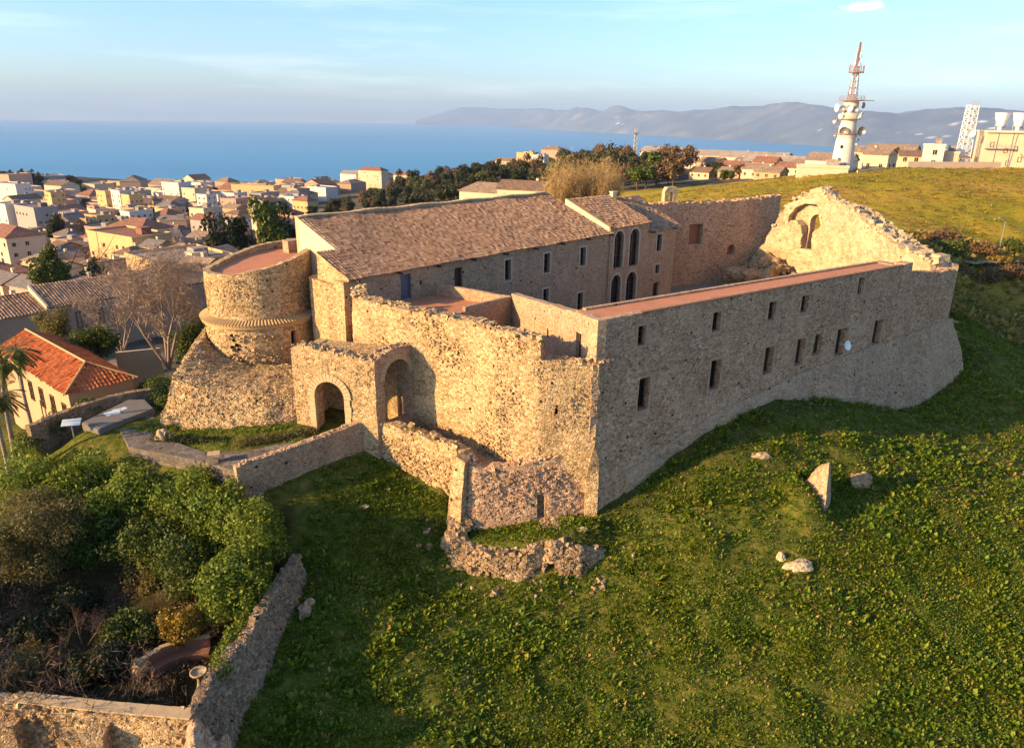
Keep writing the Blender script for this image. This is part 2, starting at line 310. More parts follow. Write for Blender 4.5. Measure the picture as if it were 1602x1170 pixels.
# ------------------------------------------------------------ terrain
CTRL = np.array([
 # castle surroundings
 (5.3,42.9,-3.2),(8.8,45.2,-1.9),(13.8,48.7,0),(19.6,52.6,.9),(25.9,56.9,-.3),(30,59.8,-1.6),(34.5,62.8,-3),(38.9,65.8,-2.5),(45.7,70.5,-.4),
 (0,60,-.7),(15,75,-.6),(25,85,-.5),(30,95,-.1),(8,58,-.8),(22,70,-.6),(-8,62,-.7),(2,72,-.6),(30,80,-.5),(36,98,.5),(-2,47,-2.5),(1,50,-.8),
 (47,72,-.3),(48,80,2.2),(50,92,4.2),(44,104,4.2),(56,95,4.2),(57.7,85,-1.0),(55,75,-3.0),(62,98,3.1),(68,100,2.9),(76,112,2.0),(88,108,-1),(64,88,-1.5),(80,95,-5),
 # front of the castle
 (2,42.6,-3.9),(-4.6,43.9,-2.7),(-5.0,41.8,-4.5),(-4.7,40,-5.6),(-1.5,42.5,-4.4),(-6,39.2,-5.6),(-3.9,38.2,-6.3),(0,38.0,-6.4),(3.4,38.0,-6.2),(7.4,40.0,-5.0),(0,35.2,-6.9),(6.5,38,-6.0),(-10,47.3,-.9),(-4.4,45,-3.2),(-7,46.3,-2),(-16,41.5,-2.2),(-13,44.3,-1.3),
 (-9.5,42.4,-3.0),(-9.5,37.5,-5),(-8.8,30,-7),(-5,32,-6.7),(-10.5,41,-3.4),(-12,39.5,-4.2),
 (9.6,27.9,-8),(25,28,-8),(-2.9,27.7,-8),(36.3,46,-5),(15.5,38,-5),(22.3,45.8,-3),(20,40.5,-4.4),(45,55,-5.5),(30,36,-6.6),(60,64,-6),(50,40,-8),(0,10,-14),(-30,10,-15),(40,10,-13),(70,30,-12),(80,60,-10),(110,80,-10),
 # garden, terrace in front of the tower
 (-11.6,37.2,-5.2),(-11.3,33,-5.8),(-12,29.5,-6.6),(-12.8,26,-7.4),(-13.5,24,-9.5),(-20,24,-9.6),(-26,24,-9.6),(-34,24,-9.8),
 (-15.2,30,-6.5),(-20,28.5,-6.5),(-20,32,-6.5),(-25,29,-6.6),(-26,34,-6.6),(-32,34,-6.8),(-32,28,-6.7),(-17,35,-6.3),(-23,38,-6),(-30,39,-6.2),(-38,40,-6.8),(-45,36,-7),(-14.2,37,-5.6),
 (-25,46,-.55),(-30,47.5,-.6),(-20,44.4,-.5),(-28,52,-.6),(-17,45,-.45),(-14,47.5,-.1),(-12,48,0),(-11,49.8,.2),(-24,47.2,-.5),(-31.5,50.5,-.6),(-33,46.5,-2.2),(-30,55,-1.2),(-27,60,-1.6),
 (-36,50,-5.5),(-42,54,-6),(-38,62,-5),(-34,66,-4),(-30,70,-4),(-28,78,-5.5),(-45,72,-7),(-52,80,-9),(-60,88,-11),(-50,95,-10),(-38,85,-7.5),(-26,95,-6),(-12,90,-5),(0,100,-3),(-60,60,-10),(-75,60,-13),
 # behind the castle, field and tower hill
 (10,110,-1),(20,112,.5),(31,150,1.5),(50,150,5.5),(42,200,2.0),(25,200,-1.5),(67,200,5.4),(54,120,5.6),(61,120,6.0),(77,150,7.6),(76,125,4.8),(95,125,4),(86,196,8.9),(103,196,9.4),(133,196,9.8),(175,200,10),(150,150,8),(110,140,6.2),
 (103,215,8.2),(133,240,7.5),(120,300,2),(190,300,4),(100,300,-2),(70,260,-1),(49,300,-6),(14,300,-8),(-13,150,-8),(-5,200,-9),(10,240,-6),
 # town and ridge
 (-107,150,-18),(-79,150,-16),(-48,150,-13),(-26,300,-18),(-77,300,-27),(-96,300,-30),(-130,250,-27),(-157,300,-34),(-205,300,-38),(-260,300,-42),
 (-53,600,-34),(27,600,-16),(97,600,-13),(180,600,-14),(300,600,-16),(-154,600,-47),(-315,600,-53),(-410,600,-56),(-600,600,-60),(70,420,-8),(140,420,-6),(240,420,-4),(-30,430,-25),
 (-232,900,-66),(-472,900,-66),(-560,900,-46),(-700,900,-34),(-640,820,-40),(-120,900,-56),(-40,900,-44),(41,900,-30),(146,900,-26),(330,900,-30),(600,900,-40)], dtype=float)
def rbf_fit(P):
    S = np.array([1/60., 1/60.]); X = P[:, :2]; n = len(P)
    D = np.linalg.norm(X[:, None]-X[None], axis=-1); A = np.zeros((n+3, n+3)); A[:n, :n] = D
    Q = np.c_[np.ones(n), X]; A[:n, n:] = Q; A[n:, :n] = Q.T
    return np.linalg.solve(A, np.r_[P[:, 2], 0, 0, 0])
RW = rbf_fit(CTRL)
_ng = [RNG.random((64, 64)) for _ in range(3)]
def vnoise(x, y, s, k=0):
    g = _ng[k]; u = np.asarray(x)/s+1000.3; v = np.asarray(y)/s+1000.7; i = np.floor(u).astype(int); j = np.floor(v).astype(int)
    fu = u-i; fv = v-j; fu = fu*fu*(3-2*fu); fv = fv*fv*(3-2*fv); i &= 63; j &= 63; i2 = (i+1) & 63; j2 = (j+1) & 63
    return (g[i, j]*(1-fu)*(1-fv)+g[i2, j]*fu*(1-fv)+g[i, j2]*(1-fu)*fv+g[i2, j2]*fu*fv)*2-1
def H(x, y):
    x = np.atleast_1d(np.asarray(x, float)); y = np.atleast_1d(np.asarray(y, float)); sh = x.shape; X = np.c_[x.ravel(), y.ravel()]
    out_ = np.empty(len(X))
    for i in range(0, len(X), 20000):
        q = X[i:i+20000]; out_[i:i+20000] = np.linalg.norm(q[:, None]-CTRL[None, :, :2], axis=-1)@RW[:-3]+RW[-3]+q@RW[-2:]
    r = np.hypot(X[:, 0], X[:, 1]); xx, yy = X[:, 0], X[:, 1]
    am = np.clip((r-18)/60, .12, 1)
    out_ += am*(.35*vnoise(xx, yy, 7.0)+.16*vnoise(xx, yy, 2.6, 1)) + .10*vnoise(xx, yy, 1.1, 2)
    e_ = np.sqrt(((xx-1.2)/4.9)**2+((yy-41.4)/1.75)**2); e_ = np.clip((1.12-e_)/.26, 0, 1); e_ = e_*e_*(3-2*e_); out_ = out_*(1-e_)+np.maximum(out_, np.clip(-4.45+.16*(xx+2), -4.6, -3.6)+.12*vnoise(xx, yy, .8, 1))*e_
    out_ += np.clip(((xx*.565-yy*.825+32.36)-1.5)/3, 0, 1)*np.clip((xx+3)/4, 0, 1)*np.clip((90-r)/20, 0, 1)*(.20*vnoise(xx, yy, 2.1, 2)+.10*vnoise(xx, yy, 1.0, 0))
    out_ += 1.2*np.exp(-(((xx-19.3)/1.25)**2+((yy-43.0)/1.6)**2)**1.3)
    t_ = np.clip((r-930)/2200, 0, 1); t_ = t_*t_*(3-2*t_); out_ = out_*(1-t_)+(-462)*t_
    return out_.reshape(sh)
def h1(x, y): return float(H(x, y)[0])
def hit(px, py, lift=0):        # where the line of sight through a pixel meets the ground
    d = ray(px, py); a_ = (math.atan2(d.x, d.y)-azs[0])/(azs[1]-azs[0]); i = int(a_); f_ = a_-i
    zg = GZ[i]*(1-f_)+GZ[i+1]*f_; zl = CZ+d.z/math.hypot(d.x, d.y)*rs; mk_ = zl < zg+lift
    if not mk_.any(): return V(0, 5000, -450)
    k = max(1, int(np.argmax(mk_))); g0, g1 = zl[k-1]-zg[k-1], zl[k]-zg[k]; r = rs[k-1]+(rs[k]-rs[k-1])*g0/(g0-g1+1e-9); n_ = math.hypot(d.x, d.y)
    return V(d.x/n_*r, d.y/n_*r, h1(d.x/n_*r, d.y/n_*r))
def cover_of(x, y):
    """land cover: r = open field, g = town, b = garden and bare earth"""
    r = np.hypot(x, y); nn = vnoise(x, y, 9.0, 1)*.5+vnoise(x, y, 3.0, 2)*.3
    fld_ = np.clip(((y-86-(x-60)*.25)+6*nn)/10, 0, 1)*(x > 5)*np.clip((r-75)/10, 0, 1)
    twn_ = np.clip((-x-30+(y-60)*.12)/10, 0, 1)*np.clip((y-62)/10, 0, 1); twn_ = np.maximum(twn_, np.clip((r-270)/40, 0, 1))
    twn_ = np.maximum(twn_, np.clip((y-95)/10, 0, 1)*np.clip((8-x)/10, 0, 1)*.5)
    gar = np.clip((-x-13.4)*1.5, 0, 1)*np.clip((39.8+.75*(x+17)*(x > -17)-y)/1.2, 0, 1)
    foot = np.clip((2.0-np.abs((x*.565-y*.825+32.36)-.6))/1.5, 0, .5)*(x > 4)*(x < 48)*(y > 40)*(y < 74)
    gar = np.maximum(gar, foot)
    return np.stack([fld_, twn_, gar, np.ones_like(x)], -1)
na, nr = 620, 470
azs = np.linspace(rad(-68), rad(68), na); rs = np.concatenate([np.geomspace(9, 160, 300), np.geomspace(162, 3600, nr-300)])
AZ, RS = np.meshgrid(azs, rs, indexing='ij'); GX, GY = np.sin(AZ)*RS, np.cos(AZ)*RS
GZ = H(GX, GY); GP = np.stack([GX, GY, GZ], -1)
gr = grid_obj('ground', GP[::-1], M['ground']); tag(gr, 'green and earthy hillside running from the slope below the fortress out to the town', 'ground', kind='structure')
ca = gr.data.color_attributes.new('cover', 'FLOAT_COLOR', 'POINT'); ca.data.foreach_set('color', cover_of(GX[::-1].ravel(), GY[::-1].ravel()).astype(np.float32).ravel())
# sea: one sheet out to the horizon
azs2 = np.linspace(rad(-70), rad(70), 60); rs2 = np.geomspace(900, 46500, 60); A2, R2 = np.meshgrid(azs2, rs2, indexing='ij')
sea = grid_obj('sea', np.stack([np.sin(A2)*R2, np.cos(A2)*R2, np.full_like(A2, -450.)], -1)[::-1], M['sea']); tag(sea, 'blue sea stretching to the horizon behind the town', 'sea', kind='structure')
# ------------------------------------------------------------ far mountains across the bay
def mountains(name, x0, x1, prof, Rf, depth, label, seed=0):
    """prof: picture column -> (crest height above the sea); Rf: column -> distance of the shore"""
    cols = np.linspace(x0, x1, 220); nd = 26; P = np.zeros((len(cols), nd, 3))
    pc = np.array(prof, float)
    for i, cx in enumerate(cols):
        d = ray(cx, 195); dd = np.array([d.x, d.y])/math.hypot(d.x, d.y); r0 = np.interp(cx, Rf[0], Rf[1]); hh = np.interp(cx, pc[:, 0], pc[:, 1])
        for j in range(nd):
            t_ = j/(nd-1); r = r0+depth*t_; X, Y = dd*r
            s_ = 1-abs(2*t_-1); prf = min(1, s_*1.02)**1.0
            z = hh*prf + (prf**.5)*(.20*hh+25)*(noise.fractal(V(X/2600+seed, Y/2600, 0), 1., 2.1, 6))*(1 if j < nd/2+1 else .6)
            if j in (0, nd-1): z = -15
            P[i, j] = (X, Y, -450+max(z, -15))
    o = grid_obj(name, P[::-1], M['mountain']); tag(o, label, 'mountains', kind='structure'); return o
def crest(px, py, Rc):      # height above the sea of something seen at (px,py) at distance Rc
    d = ray(px, py); return CZ+450+d.z/math.hypot(d.x, d.y)*Rc
Rf = ([800, 900, 1050, 1300, 1602, 1750], [34000, 27000, 20500, 15500, 13300, 13000])
pr = []
for px, py in ((790, 205), (830, 190), (850, 174), (900, 170), (940, 170), (968, 163), (990, 169), (1050, 173), (1110, 173), (1160, 168), (1230, 161), (1290, 159), (1350, 168), (1400, 173), (1450, 167), (1490, 164), (1530, 164), (1570, 168), (1602, 170), (1750, 172)):
    pr.append((px, max(0, crest(px, py, np.interp(px, *Rf)+3500)*.97)))
mountains('mountain_range', 800, 1750, pr, Rf, 7000, 'blue hazy mountain range across the bay with pale villages on its slopes')
pr = [(px, max(0, crest(px, py, 42500))) for px, py in ((640, 192), (690, 178), (720, 169), (760, 172), (820, 170), (880, 172), (950, 176))]
mountains('distant_headland', 650, 950, pr, ([600, 1000], [40000, 40000]), 5000, 'faint pale headland at the far left end of the mountain coast', 5)
# haze
hz = MB(); hz.box((0, 22500, 90), 110000, 49000, 1110); hzm = bpy.data.materials.new('haze_air'); hzm.use_nodes = True; ht = hzm.node_tree; ht.nodes.clear()
ho = ht.nodes.new('ShaderNodeOutputMaterial'); hv = ht.nodes.new('ShaderNodeVolumePrincipled'); hv.inputs['Density'].default_value = 3.0e-5
hv.inputs['Color'].default_value = (.46, .66, 1, 1); hv.inputs['Anisotropy'].default_value = 0.0; ht.links.new(hv.outputs[0], ho.inputs['Volume'])
o = hz.build('haze', hzm); tag(o, 'pale blue haze softening the sea and the mountains', 'haze', kind='stuff')
# ------------------------------------------------------------ wall builder
def inside(p, poly):
    c = False; n = len(poly); x, y = p
    for i in range(n):
        x0, y0 = poly[i]; x1, y1 = poly[(i+1) % n]
        if (y0 > y) != (y1 > y) and x < (x1-x0)*(y-y0)/(y1-y0)+x0: c = not c
    return c
def subdiv(poly, sp):
    o_ = []; n = len(poly)
    for i in range(n):
        a_, b_ = V(*poly[i]), V(*poly[(i+1) % n]); k = max(1, int(math.ceil((b_-a_).length/sp)))
        o_ += [tuple(a_.lerp(b_, j/k)) for j in range(k)]
    return o_
def slab(mb, outer, holes, fmap, thick, sp=.55, amp=.07, m=0, m_rim=None, back=True):
    m_rim = m if m_rim is None else m_rim
    outer = subdiv(outer, sp); holes = [subdiv(h_, sp) for h_ in holes]
    pts = list(outer); faces = [list(range(len(outer)))]
    for h_ in holes: faces.append(list(range(len(pts), len(pts)+len(h_)))); pts += h_
    us = [p[0] for p in outer]; vs = [p[1] for p in outer]
    segs = []
    for lp in [outer]+holes:
        for i in range(len(lp)): segs.append((lp[i], lp[(i+1) % len(lp)]))
    SA = np.array([s_[0] for s_ in segs]); SB = np.array([s_[1] for s_ in segs]); SD = SB-SA; SL = (SD**2).sum(1)+1e-12
    u = min(us)
    while u < max(us):
        v = min(vs)
        while v < max(vs):
            p = (u+random.uniform(-.25, .25)*sp, v+random.uniform(-.25, .25)*sp); v += sp
            if not inside(p, outer) or any(inside(p, h_) for h_ in holes): continue
            q = np.array(p)-SA; t_ = np.clip((q*SD).sum(1)/SL, 0, 1)
            if np.sqrt(((q-SD*t_[:, None])**2).sum(1)).min() < .35*sp: continue
            pts.append(p)
        u += sp
    r = delaunay_2d_cdt([V(*p) for p in pts], [], faces, 1, 1e-5, True)
    vv, ff = r[0], r[2]; tri = []
    for f in ff:
        c = (sum(vv[i].x for i in f)/len(f), sum(vv[i].y for i in f)/len(f))
        if inside(c, outer) and not any(inside(c, h_) for h_ in holes): tri.append(list(f))
    def dv(p, w_):
        P = fmap(p.x, p.y, w_); Q = fmap(p.x, p.y, w_+1); n_ = (Q-P)
        a_ = amp*(noise.noise(P*1.1)*1.1+noise.noise(P*.33)*1.3+noise.noise(P*3.1)*.5)
        return P+n_*a_
    F = [dv(p, 0) for p in vv]; mb.add(F, tri, m, True)
    Bk = [fmap(p.x, p.y, -thick) for p in vv]
    if back: mb.add(Bk, [t_[::-1] for t_ in tri], m, True)
    ed = {}
    for t_ in tri:
        for i in range(len(t_)):
            e = (t_[i], t_[(i+1) % len(t_)]); ed[e] = 1
    for (a_, b_) in list(ed):
        if (b_, a_) not in ed: mb.add([F[b_], F[a_], Bk[a_], Bk[b_]], [(0, 1, 2, 3)], m_rim)
    return mb
def straight(A, e, n, batter=0, vref=0):
    A = V(A[0], A[1]); e = V(*e); n = V(*n)
    def f(u, v, w_):
        q = A+e*u+n*(w_+batter*max(0, vref-v)); return V(q.x, q.y, v)
    return f
def along(pts, inward=False, batter=0, vref=0, smooth=True):
    """maps u = length along a plan polyline; w = outwards to the right-hand side of travel"""
    P = [V(*p) for p in pts]; L = [0]
    for i in range(1, len(P)): L.append(L[-1]+(P[i]-P[i-1]).length)
    sn = []
    for i in range(len(P)-1): d = (P[i+1]-P[i]).normalized(); sn.append(V(d.y, -d.x))
    vn = [sn[0]]+[(sn[i-1]+sn[i]).normalized()/max(.5, math.sqrt(.5+.5*sn[i-1].dot(sn[i]))) for i in range(1, len(sn))]+[sn[-1]]
    def f(u, v, w_):
        k = 0
        while k < len(L)-2 and u > L[k+1]: k += 1
        t_ = (u-L[k])/max(1e-6, L[k+1]-L[k]); q = P[k].lerp(P[k+1], t_); n_ = vn[k].lerp(vn[k+1], min(1, max(0, t_)))
        q = q+n_*(w_+batter*max(0, vref-v)); return V(q.x, q.y, v)
    f.L = L; return f
def ragtop(u0, u1, zf, amp=.12, step=.35, jump=0):
    """points of an uneven wall top from u1 back to u0"""
    n = max(2, int((u1-u0)/step)); o_ = []; k = random.random()*50
    for i in range(n+1):
        u = u1+(u0-u1)*i/n; z = zf(u) if callable(zf) else zf
        o_.append((u+(random.uniform(-.3, .3)*step if 0 < i < n else 0), z+amp*(random.uniform(-.6, .6)+1.2*noise.noise(V(u*.6+k, 0, 0)))+(jump if random.random() < .12 else 0)))
    return o_
def lin(*pts):
    xs_ = [p[0] for p in pts]; ys_ = [p[1] for p in pts]; return lambda u: float(np.interp(u, xs_, ys_))
def rect(u0, v0, u1, v1): return [(u0, v0), (u1, v0), (u1, v1), (u0, v1)]
def arch(u0, v0, u1, v1, rise=None, n=9):
    r = (u1-u0)/2; rise = r if rise is None else rise; c = (u0+u1)/2
    return [(u0, v0), (u1, v0)]+[(c+r*math.cos(math.pi*i/n), v1-rise+rise*math.sin(math.pi*i/n)) for i in range(n+1)]
def caps(mb, fmap, u0, u1, zf, thick, m=0, size=.32, dens=1.5):
    """loose stones bedded along the wall top"""
    n = int((u1-u0)/size*dens*max(1, thick/size*.6))
    for i in range(n):
        u = random.uniform(u0, u1); z = zf(u) if callable(zf) else zf; p = fmap(u, z+random.uniform(-.12, .06), -random.uniform(.0, thick))
        s_ = size*random.uniform(.5, 1.3); mb.box(p, s_, s_*random.uniform(.6, 1), s_*random.uniform(.4, .8), random.uniform(0, 3), m, .25, .4)
def studs(mb, fmap, u0, u1, v0, v1, n, size=.2, holes=(), m=0, out_=.0, keepf=None):
    """stones standing a little proud of the wall face"""
    for i in range(n):
        u, v = random.uniform(u0, u1), random.uniform(v0(0) if callable(v0) else v0, 0) if False else random.uniform(v0, v1)
        if keepf and not keepf(u, v): continue
        if any(a-.25 < u < c+.25 and b-.25 < v < d+.25 for a, b, c, d in holes): continue
        P0 = fmap(u, v, 0); N_ = (fmap(u, v, 1)-P0); N_.normalize(); U_ = (fmap(u+.05, v, 0)-P0).normalized(); W_ = V(0, 0, 1); s1 = size*random.uniform(.45, 1.4); s2 = s1*random.uniform(.45, .85); pr = out_+random.uniform(.015, .07)*size/.2
        P0 = P0+N_*(.07*noise.noise(P0*1.1)*1.1); vs = []
        for k, (w_, sc_) in enumerate(((-.12, 1.), (pr, .72))):
            for a, b in ((-1, -1), (1, -1), (1, 1), (-1, 1)): vs.append(P0+U_*(a*s1*.5*sc_*random.uniform(.8, 1.15))+W_*(b*s2*.5*sc_*random.uniform(.8, 1.15))+N_*w_)
        mb.add(vs, [(4, 5, 6, 7), (0, 1, 5, 4), (1, 2, 6, 5), (2, 3, 7, 6), (3, 0, 4, 7)], m)
def add_to(o, mb):
    """adds the collected shapes to an existing part's mesh"""
    import bmesh
    iv = world_m(o.parent).inverted() if o.parent else Matrix(); bm = bmesh.new(); bm.from_mesh(o.data); vs = [bm.verts.new(iv@V(*p)) for p in mb.v]
    for f in mb.f: bm.faces.new([vs[i] for i in f])
    bm.to_mesh(o.data); bm.free()
def window(parent, fmap, r, depth=.42, kind='window', arched=False, mp_='glass', bars=True, surround=False, fm='wood', lab=None):
    u0, v0, u1, v1 = r; mb = MB(); g = .05
    def bx(a0, b0, a1, b1, w0, w1, M_, m=0):
        P = [fmap(a, b_, w_) for w_ in (w0, w1) for (a, b_) in ((a0, b0), (a1, b0), (a1, b1), (a0, b1))]
        M_.add(P, [(3, 2, 1, 0), (4, 5, 6, 7), (0, 1, 5, 4), (1, 2, 6, 5), (2, 3, 7, 6), (3, 0, 4, 7)], m)
    t_ = .07; w0, w1 = -depth-.06, -depth+.02
    bx(u0-g, v0-g, u0+t_, v1+g, w0, w1, mb); bx(u1-t_, v0-g, u1+g, v1+g, w0, w1, mb)
    bx(u0+t_+.003, v0-g, u1-t_-.003, v0+t_, w0, w1, mb); bx(u0+t_+.003, v1-t_, u1-t_-.003, v1+g, w0, w1, mb)
    if bars:
        c = (u0+u1)/2; bx(c-.03, v0+t_+.003, c+.03, v1-t_-.003, w0, w1, mb)
        for q in range(1, 3 if v1-v0 > 1.3 else 2):
            zz = v0+(v1-v0)*q/(3 if v1-v0 > 1.3 else 2)
            bx(u0+t_+.003, zz-.022, c-.033, zz+.022, w0, w1-.01, mb); bx(c+.033, zz-.022, u1-t_-.003, zz+.022, w0, w1-.01, mb)
    o_ = mb.build(kind, M[fm], parent)
    if lab: o_['label'] = lab
    pn = MB(); bx(u0-g, v0-g, u1+g, v1+g, w0-.05, w0-.01, pn); pn.build('pane' if kind == 'window' else 'panel', M[mp_], o_)
    if surround:
        s_ = MB(); k = .20 if surround is True else .13
        bx(u0-k, v0-.12, u0-.01, v1+k, -.1, .05, s_); bx(u1+.01, v0-.12, u1+k, v1+k, -.1, .05, s_)
        if not arched: bx(u0-.01, v1+.01, u1+.01, v1+k, -.1, .05, s_)
        bx(u0-.01, v0-.12, u1+.01, v0-.01, -.1, .05, s_); s_.build('surround', M['surround' if surround is True else surround], o_)
    return o_
def tile_roof(name, O, e, s_, L, W, mt, parent, keep=None, pitch=.30, course=.42, amp=.055, sag=.06):
    O = V(*O); e = V(*e).normalized(); s_ = V(*s_).normalized(); n = e.cross(s_).normalized(); n = n if n.z > 0 else -n
    nu = int(L/pitch)*4; nc = int(W/course); U = np.linspace(0, L, nu+1); R_ = []
    for c in range(nc): R_ += [(c, 0.0), (c, 1.0)]
    Sv = np.array([(c+f)*W/nc for c, f in R_]); st = np.array([(.0 if f == 0 else -.035) for c, f in R_]); ci = np.array([c for c, f in R_])
    UU, SS = np.meshgrid(U, Sv, indexing='ij'); ti = (np.arange(nu+1)//4); rnd = RNG.random((nu//4+2, nc+1)); jz = RNG.normal(0, .012, (nu//4+2, nc+1)); js = RNG.normal(0, .035, (nu//4+2, nc+1))
    Z = amp*np.cos(2*np.pi*UU/(L/(nu/4)))+st[None]+jz[ti][:, ci]+sag*vnoise(UU, SS, 4.)+.5*sag*vnoise(UU, SS, 1.5, 1)
    SS2 = SS+js[ti][:, ci]; UU = UU+.02*vnoise(UU, SS, .8, 2)
    P = np.array(O)[None, None]+UU[..., None]*np.array(e)+SS2[..., None]*np.array(s_)+Z[..., None]*np.array(n)
    Uc = (UU[:-1, :-1]+UU[1:, 1:])/2; Sc = (SS[:-1, :-1]+SS[1:, 1:])/2
    tint = rnd[ti[:-1]][:, ci[:-1]]; kp = np.ones_like(Uc, bool) if keep is None else keep(Uc, Sc)
    if (e.cross(s_)).z < 0: P = P[:, ::-1]; tint = tint[:, ::-1]; kp = kp[:, ::-1]
    P = P.transpose(1, 0, 2) if False else P
    o_ = grid_obj(name, P[::-1], mt, parent, False, tint[::-1], kp[::-1]); return o_
# ------------------------------------------------------------ the long south-east range
KX = V(5.32, 42.87); dS = V(.825, .565).normalized(); nS = V(dS.y, -dS.x)      # outward normal, towards the slope
rng = empty('fortress_range', (26, 60, 0), 'long two-storey stone range with a red roof terrace, shaded wall towards the green slope', 'building')
fo = straight(KX, dS, nS, .07, 2.6)
low = [(3.52, 2.77, 4.57, 5.05), (10.39, 2.81, 11.48, 5.06), (16.25, 2.92, 17.39, 5.05), (20.07, 2.90, 21.23, 5.10), (22.44, 3.33, 23.55, 5.74), (25.30, 2.80, 26.60, 5.09), (30.60, 2.87, 31.95, 5.06)]
hol = [arch(*r) if i == 4 else rect(*r) for i, r in enumerate(low)]
bot = [(0, -4.6), (4.2, -3.2), (10, -1.4), (17, -.6), (25, -1.6), (35, -4.2), (43, -4.6), (43.4, -4.6)]
zt = lin((0, 6.75), (3.3, 6.8), (3.4, 6.95), (33.8, 7.0), (34.3, 9.55), (35.0, 9.65), (35.1, 8.55), (43.3, 8.1))
top = ragtop(35.1, 43.3, zt, .16)+[(35.0, 9.6), (33.85, 9.55), (33.8, 7.05)]+ragtop(3.4, 33.7, 7.0, .05)+[(3.35, 6.9)]+ragtop(0, 3.3, 6.75, .15)
mb = MB(); slab(mb, bot+top, hol, fo, .95, .6, .09); caps(mb, fo, .1, 3.3, 6.8, .9); caps(mb, fo, 35.2, 43.2, lambda u: zt(u), .9)
studs(mb, fo, .2, 43, -3.0, 8.3, 4200, .19, low, keepf=lambda u, v: v < zt(u)-.3)
mb.build('outer_wall', M['rubble_shade'], rng)
# battered foot of the wall, with a swelling at the far end
mb = MB(); ft = [(2.5, -4.8), (9, -2.6), (17, -1.6), (25, -2.8), (35, -5.5), (45.6, -5.5), (45.2, 0), (44.2, 3.2)]; tp = lin((2.5, -1.2), (12, 1.2), (25, 2.6), (34, 2.9), (44.2, 3.4))
fb = straight(KX, dS, nS, .30, 2.6)
fb2 = lambda u, v, w_: fb(u, v, w_+.16*min(1, max(0, (u-2.5)/3))-.28*max(0, tp(u)-v)*0)
slab(mb, ft+ragtop(2.5, 44.2, tp, .12, .6), [], lambda u, v, w_: fo(u, v, w_+.14+.22*max(0, tp(u)-v)*(1 if w_ > -.2 else .0)*min(1, (u-2.5)/8)), .5, .7, .12)
studs(mb, lambda u, v, w_: fo(u, v, w_+.14+.22*max(0, tp(u)-v)*min(1, (u-2.5)/8)), 3, 45, -4.5, 3.2, 2200, .22, keepf=lambda u, v: v < tp(u)-.25)
mb.build('battered_foot', M['rubble_pale'], rng)
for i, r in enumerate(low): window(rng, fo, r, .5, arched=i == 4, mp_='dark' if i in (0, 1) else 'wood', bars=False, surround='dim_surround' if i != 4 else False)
# upper wall, a hand's breadth behind the lower one
fu = straight(KX-nS*.14, dS, nS)
upw = [(3.27, 7.26, 3.99, 8.57), (10.23, 7.14, 11.08, 8.51), (16.22, 7.08, 17.12, 8.46), (20.07, 7.13, 20.98, 8.46), (27.39, 7.62, 28.21, 9.04)]
mb = MB(); slab(mb, [(-.1, 5.0), (33.9, 5.0)]+ragtop(-.1, 33.9, 9.42, .03, .8), [rect(*r) for r in upw], fu, .6, .6, .05); mb.build('upper_wall', M['rubble_shade'], rng)
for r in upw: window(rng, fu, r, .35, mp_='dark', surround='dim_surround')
# the lit end wall of the range, running back towards the courtyard entrance
E0 = KX-nS*.14-dS*.1; E1 = V(-.12, 57.0); eW = (E1-E0).normalized(); nW = V(-eW.y, eW.x)
few = straight(E0, eW, nW); LW = (E1-E0).length; dr = (2.25, 5.2, 3.0, 7.95)
mb = MB(); slab(mb, [(0, 4.6), (LW, 3.0)]+ragtop(0, LW, lin((0, 9.42), (3, 9.2), (LW, 7.75)), .05, .6), [rect(*dr), rect(7.4, 6.2, 7.7, 6.9)], few, .6, .6, .05)
mb.build('end_wall', M['rubble_pale'], rng); window(rng, few, dr, .3, 'door', bars=False, mp_='wood')
# roof terrace and the courtyard side
inn = [KX-nS*.74+dS*.3, KX-nS*.74+dS*34.0, KX-nS*5.6+dS*34.0, KX-nS*5.6+dS*0.9]
mb = MB(); mb.prism([tuple(p) for p in (E0-nS*.3+dS*.55, KX-nS*.20+dS*34, KX-nS*2.9+dS*34, KX-nS*3.5+dS*.9)], lambda p: 9.0, lambda p: 9.22); mb.build('roof_terrace', M['paving_red'], rng)
mb = MB(); mb.prism([tuple(p) for p in (KX-nS*3.1+dS*1.4, KX-nS*2.5+dS*33.9, KX-nS*2.85+dS*33.9, KX-nS*3.45+dS*1.4)], -.3, 9.34); mb.build('courtyard_wall', M['rubble_pale'], rng)
mb = MB(); mb.prism([tuple(p) for p in (KX-nS*.7+dS*33.95, KX-nS*.9+dS*35, KX-nS*2.9+dS*35, KX-nS*2.9+dS*33.95)], -.3, 9.3); mb.build('far_end_wall', M['rubble_pale'], rng)
mb = MB(); q0 = KX-nS*.02; mb.prism([tuple(p) for p in (q0+dS*3.4, q0+dS*33.8, q0-nS*.30+dS*33.8, q0-nS*.30+dS*3.4)], 9.44, 9.50); mb.build('eaves_course', M['brick'], rng)
# wall-walk platform behind the corner
mb = MB(); mb.prism([(5.0, 43.4), (4.6, 44.6), (.2, 56.2), (-6, 58.5), (-11.8, 54.6), (-10.8, 52.3), (-6.8, 50.0), (-2.3, 47.2), (.0, 44.6), (1.6, 43.6)], 4.9, 5.25)
o = mb.build('wall_walk', M['paving_red'], rng)
